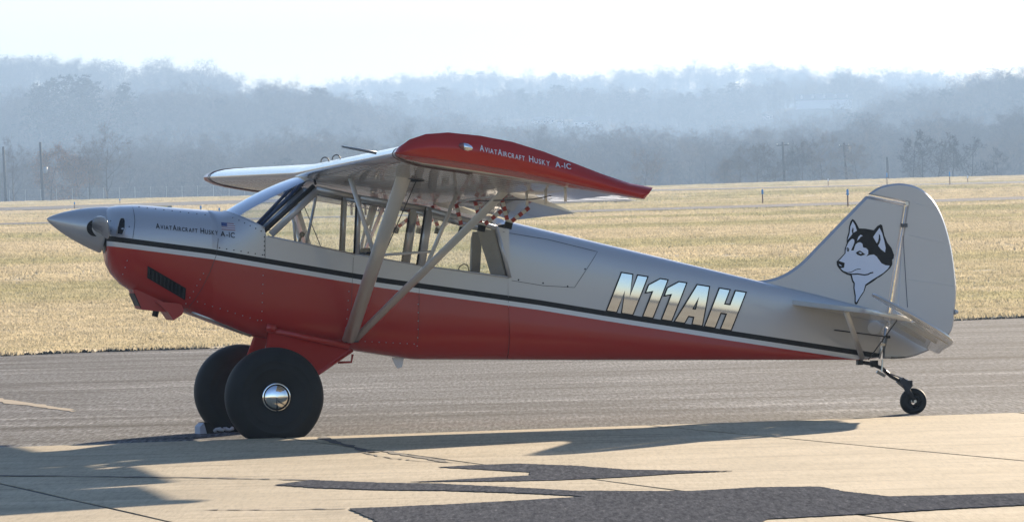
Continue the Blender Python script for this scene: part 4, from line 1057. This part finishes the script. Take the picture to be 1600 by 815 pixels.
EMW = mat('emblem_white', (.62, .68, .80), .35, .1, .4)
decal('head', [em(HEAD)], FINB, BLACK, embl, .002)
for p_ in (FACE, EARL, EARR, BROW): decal('marking', [em(p_)], FINB, EMW, embl, .0035)
for p_ in ([(256, 352), (275, 338), (292, 333), (312, 346), (338, 366), (300, 378), (270, 368)], [(178, 312), (190, 306), (201, 320), (196, 341), (182, 338)],
    stroke([(128, 488), (150, 508), (185, 520), (220, 515), (250, 497), (275, 489), (298, 490)], 3.0), stroke([(150, 512), (185, 530), (225, 533), (270, 531), (330, 539), (362, 534), (380, 523), (404, 518)], 5.5)): decal('detail', [em(p_)], FINB, BLACK, embl, .005)
for p_ in ([(278, 350), (292, 346), (308, 354), (300, 362), (288, 356)], [(184, 320), (192, 318), (192, 326), (186, 327)], [(112, 448), (130, 455), (138, 466), (120, 460)]): decal('glint', [em(p_)], FINB, EMW, embl, .0065)
# stabilizers and elevators: outlines in plan, following the stabilizer's slope
hx, hz = 4.800, .742                      # hinge line
slp = math.atan2(.887 - .742, 4.80 - 4.141)
for sgn in (-1, 1):
    def sp(x, y, dz=0): return Vector((x, sgn * y, hz + (hx - x) * math.tan(slp) + dz))
    plan = catmull([(4.141, .10), (4.20, .28), (4.29, .62), (4.37, .98), (4.43, 1.20), (4.50, 1.285)], 5) + [(4.56, 1.30), (4.785, 1.30), (4.785, .06)]
    def flat(name, plan, fn, th, par):
        n = len(plan); v = [fn(x, y, 0) for x, y in plan]; cx = sum(p[0] for p in plan) / n; cy_ = sum(p[1] for p in plan) / n
        inn = [(x + (cx - x) * .02, y + (cy_ - y) * .012) for x, y in plan]
        v += [fn(x, y, th / 2) for x, y in inn] + [fn(x, y, -th / 2) for x, y in inn]; f = []
        for i in range(n): j = (i + 1) % n; f += [(i, j, n + j, n + i), (j, i, 2 * n + i, 2 * n + j)]
        tri = tessellate_polygon([[Vector((p[0], p[1], 0)) for p in inn]]); f += [tuple(n + i for i in t) for t in tri] + [tuple(2 * n + i for i in t) for t in tri]
        o = mesh_obj(name, v, f, SILVER_F, par); fix_normals(o); sharpen(o, 50); return o
    stab = flat('stabilizer', plan, lambda x, y, d: sp(x, y, d), .036, plane)
    ea = slp + R(18.5)
    def ep(x, y, d=0): r_ = x - hx; return Vector((hx + r_ * math.cos(ea) + d * math.sin(ea), sgn * y, hz - r_ * math.sin(ea) + d * math.cos(ea)))
    eplan = [(4.815, .10), (4.815, 1.315)] + catmull([(4.60, 1.320), (4.44, 1.35), (4.40, 1.41), (4.50, 1.485), (4.70, 1.535), (4.95, 1.53), (5.10, 1.42), (5.18, 1.15), (5.27, .6), (5.33, .30), (5.33, .22)], 4) + [(5.18, .10)]
    elev = flat('elevator', eplan, ep, .022, plane)
    for yq in (.45, .8, 1.15): MB().tube([ep(4.83, yq, -.0115), ep(5.15, yq, -.0115)], .003, 6).build('rib_ridge', SILVER_F, elev, True)
    a = sp(4.40, .80, -.02); b_ = Vector((4.70, sgn * .05, .435))
    MB().blade(a, b_, (1, 0, 0), .042, .018).build('tail_strut', STRUT, plane, True)
    MB().box(a + Vector((0, 0, .022)), (.03, .03, .03)).build('strut_bolt', DARK, plane)
    MB().tube([sp(4.74, 1.0, -.02), Vector((4.75, sgn * .04, .43))], .005, 6).build('brace_wire', DARK, plane)
    MB().tube([sp(4.76, .95, .02), S3(1408, 372, 0) + Vector((0, sgn * .03, 0))], .0022, 6).build('brace_wire', ALU, plane)
    MB().tube([Vector((4.47, sgn * .10, .665)), Vector((4.88, sgn * .16, .60))], .005, 6).build('push_rod', DARK, plane)
    MB().box(Vector((4.88, sgn * .16, .60)), (.03, .02, .02)).build('rod_end', BLACK, plane)
MB().tube([S3(1384, 512, -.05), S3(1378, 545, -.05), S3(1374, 560, -.05)], .008, 8).build('rudder_tube', ALU, plane, True)
MB().box(S3(1379, 538, -.05), (.04, .02, .02)).build('rudder_bracket', ALU, plane)
px0 = on_side(*S(1366, 512, -.05), BODY, .003) or S3(1366, 512, -.06)
MB().lathe([(0, .052), (-.004, .05), (-.004, 0)], 32, 'y', (px0[0], px0[1] - .002, px0[2])).build('inspection_plate', LINE, aft)
# tail wheel
tw = empty('tail_wheel'); tw.parent = plane; tc = S3(1427, 627, 0)
prof = [(-.03, .045), (-.045, .055), (-.05, .075), (-.042, .094), (-.02, .102), (0, .103)]; prof += [(-a, r_) for a, r_ in prof[-2::-1]]
mb = MB().lathe(prof, 40, 'y', (tc.x, 0, .096)); mb.v = [(x, y, max(.001, z)) for x, y, z in mb.v]; mb.build('tyre', RUBBER, tw, True)
MB().lathe([(-.046, .03), (-.034, .05), (.034, .05), (.046, .03)], 24, 'y', (tc.x, 0, .096)).build('rim', DARK, tw, True)
MB().lathe([(-.062, .0), (-.062, .012), (.062, .012), (.062, .0)], 12, 'y', (tc.x, 0, .096)).build('axle', ALU, tw)
for sgn in (-1, 1):
    MB().blade((tc.x, sgn * .055, .096), S3(1412, 598, sgn * .05), (1, 0, .5), .035, .008).build('fork_arm', DARK, tw, True)
fk = S3(1413, 599, 0); MB().box(fk, (.10, .12, .05), Matrix.Rotation(R(40), 3, 'Y')).build('fork_head', mat('blue_black', (.02, .025, .04), .4, .3), tw)
leaf = [S3(1343, 565, 0), S3(1362, 568, 0), S3(1378, 575, 0), S3(1392, 587, 0), S3(1412, 598, 0)]
for k in range(len(leaf) - 1): MB().blade(leaf[k], leaf[k + 1] + (leaf[k + 1] - leaf[k]) * .05, (0, 1, 0), .045, .03).build('leaf_spring', DARK, tw)
MB().box(leaf[0], (.04, .06, .045)).build('spring_bolt', BLACK, tw); MB().box(leaf[1] + Vector((.02, 0, .0)), (.05, .06, .05)).build('spring_clamp', BLACK, tw)
MB().tube([S3(1379, 561, -.03), S3(1378, 580, -.03)], .008, 8).build('steering_link', ALU, tw)
MB().tube([S3(1370, 580, -.04), S3(1383, 587, -.04)], .012, 8).build('steering_spring', ALU, tw)
MB().tube([S3(1390, 583, -.05), S3(1419, 594, -.05)], .006, 8).build('steering_rod', ALU, tw)
MB().box(S3(1420, 597, 0), (.025, .14, .035)).build('steering_arm', DARK, tw)
# ================================================================== smaller things
# chock by the far wheel
c0 = ground_at(330, 676); ck = empty('wheel_chock', c0, TH + .3); tag(ck, 'small pale and black wheel chock lying before the far main wheel', 'wheel chock')
CHW = mat('chock_grey', (.42, .45, .52), .5, 0, 0, .2, 20)
MB().prism([(-.115, .0), (-.115, .055), (-.08, .085), (-.045, .085), (-.06, .0)], -.05, .05).build('block', CHW, ck)
MB().prism([(-.083, .086), (-.043, .086), (.0, .04), (.02, 0.0), (-.058, .0)], -.056, .056).build('rubber_wedge', BLACK, ck)
rope = [Vector((.0 + .02 * k, -.07 + .02 * math.sin(k * 1.7), .018 + .014 * abs(math.sin(k * 1.1)))) for k in range(9)]
MB().tube(rope, [.016, .012, .018, .011, .012, .017, .011, .016, .010], 7).build('cord', mat('cord_white', (.5, .5, .52), .8), ck, True)

def tree_thing(tr, cr, loc, rz, s, label, cat='tree', group=None, mats=(BARK, TWIG, RUSSET), name='bare_tree', cache={}):
    key = id(tr)
    if key not in cache:
        a = bpy.data.meshes.new('trunk'); a.from_pydata(tr.v, [], tr.f); a.materials.append(mats[0])
        c = bpy.data.meshes.new('crown'); c.from_pydata(cr.v, [], cr.f)
        for x in mats[1:]: c.materials.append(x)
        c.polygons.foreach_set('material_index', cr.m); cache[key] = (a, c)
    t = empty(name, loc, rz); t.scale = (s, s, s); tag(t, label, cat, group)
    for nm, me in zip(('trunk', 'crown'), cache[key]):
        o = bpy.data.objects.new(nm, me); col.objects.link(o); o.parent = t
    return t
def foot(px, Y):
    x = (px - 800) / FPX * Y; return Vector((x, Y, height(x, Y)))
near = [bare_tree(201, 12, 1.0, .9, 9, low=.15, minr=.021), bare_tree(202, 12, 1.15, .5, 8, low=.12, minr=.021), bare_tree(203, 12, 1.2, .35, 9, low=.2, minr=.021)]
G = 'lone bare trees at the field edge'
for (px, hpx, k, lab) in [(1432, 84, 0, 'tall slim bare tree, leftmost of the group beyond the fin'), (1447, 76, 2, 'bare tree forking low, second from left beyond the fin'), (1466, 88, 1, 'tall bare tree with spreading limbs in the middle beyond the fin'),
                          (1494, 72, 0, 'upright bare tree between two spreading ones at right field edge'), (1518, 80, 1, 'broad dark bare tree with crooked limbs at right field edge'), (1564, 52, 2, 'low spreading bare tree near the right border of the photo')]:
    f_ = foot(px, 930); tree_thing(*near[k], f_, px * .7, hpx / FPX * 930 / 12.0, lab, group=G, mats=(DARKBARK, DARKTWIG, RUSSET))
shr = [bare_tree(211, 6, 1.5, .4, 12, low=.05), bare_tree(212, 6, 1.4, .6, 12, low=.05)]
G = 'bare shrubs along the field edge'
for px, s_, lab in [(1135, .8, 'low bare shrub just right of the red wing tip'), (1158, 1.0, 'bare shrub left of the thin utility pole'), (1185, 1.15, 'tall bare shrub close left of the thin utility pole'), (1212, .9, 'narrow bare shrub touching the thin utility pole'),
                (1258, 1.1, 'bare shrub right of the thin utility pole'), (1290, 1.2, 'bare shrub between the two right utility poles'), (1345, 1.1, 'bare shrub right of the pole with transformers'), (1010, 1.0, 'dark bare shrub behind the red wing tip end')]:
    f_ = foot(px, 915); tree_thing(*shr[int(px) % 2], f_, px * .37, s_ * .95, lab, 'shrub', G, name='bare_shrub')
lt = [bare_tree(221, 9, 1.2, .35, 9, leaves=True, low=.15), bare_tree(222, 10, 1.1, .4, 9, low=.2)]
for px, s_, k, lab in [(82, 1.05, 0, 'tree with russet leaves just right of the left transformer pole'), (128, .95, 0, 'tree with russet leaves, farther right of the left transformer pole'), (25, 1.0, 1, 'bare tree between the two left utility poles'), (172, 1.15, 1, 'bare tree behind the airplane spinner'), (142, 1.0, 1, 'thin bare tree above the spinner tip')]:
    tree_thing(*lt[k], foot(px, 925), px * .9, s_, lab, group='trees at the left field edge', name='russet_tree' if k == 0 else 'bare_tree')
for px, Y, tops, k, lab in [(112, 2120, 117, 1, 'tall dark pine on the left hill'), (88, 2110, 126, 0, 'dark pine left of the tallest one on the hill'), (137, 2115, 121, 0, 'dark pine right of the tallest one on the hill'), (66, 2110, 134, 0, 'lower pine at the left end of the hill clump'), (152, 2120, 127, 1, 'dark pine at the right end of the hill clump'), (200, 2120, 133, 0, 'lone pine standing right of the hill clump')]:
    f_ = foot(px, Y); zt_ = CAM.z + (yh(px) - tops) / FPX * Y; hh = [16, 19][k]
    t = tree_thing(*rp[k], f_, px, (zt_ - f_.z) / hh, lab, group='pines on the left hill', mats=(BARK, NEEDLE), name='pine_tree')
    t.scale = (t.scale.z * 1.1, t.scale.z * 1.1, t.scale.z)

# utility poles
WOODP = mat('pole_wood', (.03, .026, .024), .9, 0, 0, .3, 3)
def pole(px, top, Y, lab, arm=0, box=False, lean=0.0):
    f_ = foot(px, Y); zt_ = CAM.z + (yh(px) - top) / FPX * Y; h_ = zt_ - f_.z
    p = empty('utility_pole', f_); tag(p, lab, 'utility pole', 'utility poles at the field edge'); p.rotation_euler = (0, R(-1.2 + lean), 0)
    MB().tube([(0, 0, -.5), (0, 0, h_)], [.25, .18], 10).build('post', WOODP, p, True)
    if arm: MB().box((0, 0, h_ - .5), (arm, .14, .16)).build('cross_arm', WOODP, p); MB().box((-arm / 2 + .1, 0, h_ - .3), (.1, .1, .25)).build('insulator', TAPE_W, p); MB().box((arm / 2 - .1, 0, h_ - .3), (.1, .1, .25)).build('insulator', TAPE_W, p)
    if box:
        MB().lathe([(-.5, 0), (-.5, .32), (.5, .32), (.5, 0)], 14, 'z', (.62, 0, h_ - (4.5 if box == 1 else 1.2))).build('transformer', mat('transformer_grey', (.30, .33, .37), .5), p, True)
        MB().box((.3, 0, h_ - (4.9 if box == 1 else 1.2)), (.5, .1, .1)).build('bracket', DARK, p)
    return p
pole(12, 229, 912, 'plain thin utility pole at the left border'); pole(70, 222, 908, 'utility pole with a grey transformer on the left', 0, 1)
pole(1229, 222, 920, 'utility pole with a short cross arm beyond the wing tip', 2.0); pole(1327, 223, 918, 'utility pole with cross arm and transformers left of the fin', 1.7, 2, -2)
pole(1391, 245, 925, 'short thin pole directly above the rudder')
# taxiway edge lights and stakes
BLUE = mat('blue_lens', (.03, .22, .55), .15, 0, 1); STAKE = mat('stake_brown', (.20, .10, .05), .8)
def tlight(px, base, top, Y, lab, M=BLUE):
    f_ = foot(px, Y); h_ = (base - top) / FPX * Y
    p = empty('edge_light', f_); tag(p, lab, 'edge light', 'airfield edge lights')
    MB().tube([(0, 0, -.1), (0, 0, h_ * .66)], .045, 8).build('stake', STAKE, p, True)
    MB().lathe([(h_ * .66, .06), (h_ * .72, .085), (h_ * .80, .07), (h_ * .93, .075), (h_, .04), (h_, .0)], 12, 'z').build('lens', M, p, True)
GLB = mat('clear_lens', (.75, .8, .85), .1, 0, 1)
for a in [(1194, 306, 283, 372, 'blue light stake left of the fin, farther one'), (1327, 319, 291, 326, 'blue light stake directly beside the fin top, nearest one'), (1389, 297, 275, 560, 'blue light stake seen just above the rudder'), (1487, 290, 268, 548, 'blue light stake right of the rudder')]: tlight(*a)
tlight(1297, 288, 275, 645, 'small clear runway light below the right utility poles', GLB); tlight(1515, 280, 268, 648, 'small clear runway light near the right border', GLB)
tlight(119, 328, 316, 560, 'blue light stake above the spinner'); tlight(316, 328, 313, 420, 'blue light stake above the cowling, left of two'); tlight(345, 332, 320, 410, 'blue light stake above the cowling, right of two'); tlight(190, 320, 311, 650, 'tiny light stake above the propeller')
# yellow airfield sign
f_ = foot(260, 470); sg = empty('airfield_sign', f_ + Vector((0, 0, 0)), .2); tag(sg, 'low yellow and dark airfield sign beyond the cowling', 'sign')
MB().box((0, 0, .38), (1.15, .2, .34)).build('face', mat('sign_yellow', (.50, .36, .05), .6), sg); MB().box((.38, -.11, .38), (.34, .03, .30)).build('panel', DARK, sg)
for q in (-.4, .4): MB().box((q, 0, .1), (.06, .06, .25)).build('leg', DARK, sg)
# fence along the far field edge
fe = empty('boundary_fence', foot(200, 880)); tag(fe, 'thin pale post fence along the far field edge at left', 'fence')
FENM = mat('galvanised_post', (.50, .53, .56), .5, .3); base = fe.location
for k in range(16):
    px = 18 + k * 24.5; q = foot(px, 880 + .12 * k); MB().tube([q - base + Vector((0, 0, -.3)), q - base + Vector((0, 0, 2.1))], .032, 6).build('post', FENM, fe)
mb = MB()
for zz in (.6, 1.3, 2.0):
    for k in range(15):
        a, b_ = foot(18 + k * 24.5, 880), foot(18 + (k + 1) * 24.5, 880); mb.tube([a - base + Vector((0, 0, zz)), b_ - base + Vector((0, 0, zz))], .005, 3, cap=False)
mb.build('wire', FENM, fe)

# houses on the far slopes
HW_ = mat('house_white', (.78, .77, .74), .7); HROOF = mat('grey_shingle', (.12, .12, .13), .7); HWIN = mat('dark_pane', (.05, .06, .08), .2)
def house(p0, wd, dp, ht, roof, rz, lab, dorm=0, nwin=3):
    hs = empty('house', (p0.x, p0.y, p0.z), rz); tag(hs, lab, 'house', 'houses on the far slopes')
    MB().box((0, 0, ht / 2 - 1), (wd, dp, ht + 2)).build('wall', HW_, hs)
    n = .5; v = [(-wd / 2 - n, -dp / 2 - n, ht), (wd / 2 + n, -dp / 2 - n, ht), (wd / 2 + n, dp / 2 + n, ht), (-wd / 2 - n, dp / 2 + n, ht), (-wd / 2 - n, 0, ht + roof), (wd / 2 + n, 0, ht + roof)]
    MB().add(v, [(0, 1, 5, 4), (2, 3, 4, 5), (0, 4, 3), (1, 2, 5), (3, 2, 1, 0)]).build('roof', HROOF, hs)
    for k in range(nwin):
        x = -wd / 2 + wd * (k + .5) / nwin; MB().box((x, -dp / 2 - .03, ht * .55), (wd / nwin * .35, .06, ht * .35)).build('window', HWIN, hs)
    for k in range(dorm):
        x = -wd / 2 + wd * (k + .5) / dorm; g = MB().box((x, -dp / 4, ht + roof * .45), (1.1, dp / 3, 1.0)).build('dormer', HW_, hs)
        MB().add([(x - .8, -dp / 2.3, ht + roof * .45 + .5), (x + .8, -dp / 2.3, ht + roof * .45 + .5), (x, -dp / 2.3, ht + roof * .45 + 1.4), (x - .8, -.2, ht + roof * .45 + .5), (x + .8, -.2, ht + roof * .45 + .5), (x, -.2, ht + roof * .45 + 1.4)], [(0, 1, 2), (3, 5, 4), (0, 2, 5, 3), (1, 4, 5, 2)]).build('dormer_roof', HW_, hs)
for a, p_ in zip(HOUSES, HPOS): house(p_, *a[2:10])

# ------------------------------------------------------------------ haze
hz_ = MB().box((0, 2560, 98), (3420, 5740, 220)).build('haze', mat('unused', (1, 1, 1)))
hz_['kind'] = 'stuff'; tag(hz_, 'thin blue morning haze filling the valley', 'haze', kind='stuff')
M = bpy.data.materials.new('haze_air'); M.use_nodes = True; N = M.node_tree.nodes; N.remove(N['Principled BSDF'])
pv = N.new('ShaderNodeVolumePrincipled'); pv.inputs['Color'].default_value = (0.32, 0.47, 0.70, 1); pv.inputs['Density'].default_value = HAZE; pv.inputs['Anisotropy'].default_value = 0.25
M.node_tree.links.new(pv.outputs[0], N['Material Output'].inputs['Volume'])
hz_.data.materials.clear(); hz_.data.materials.append(M)
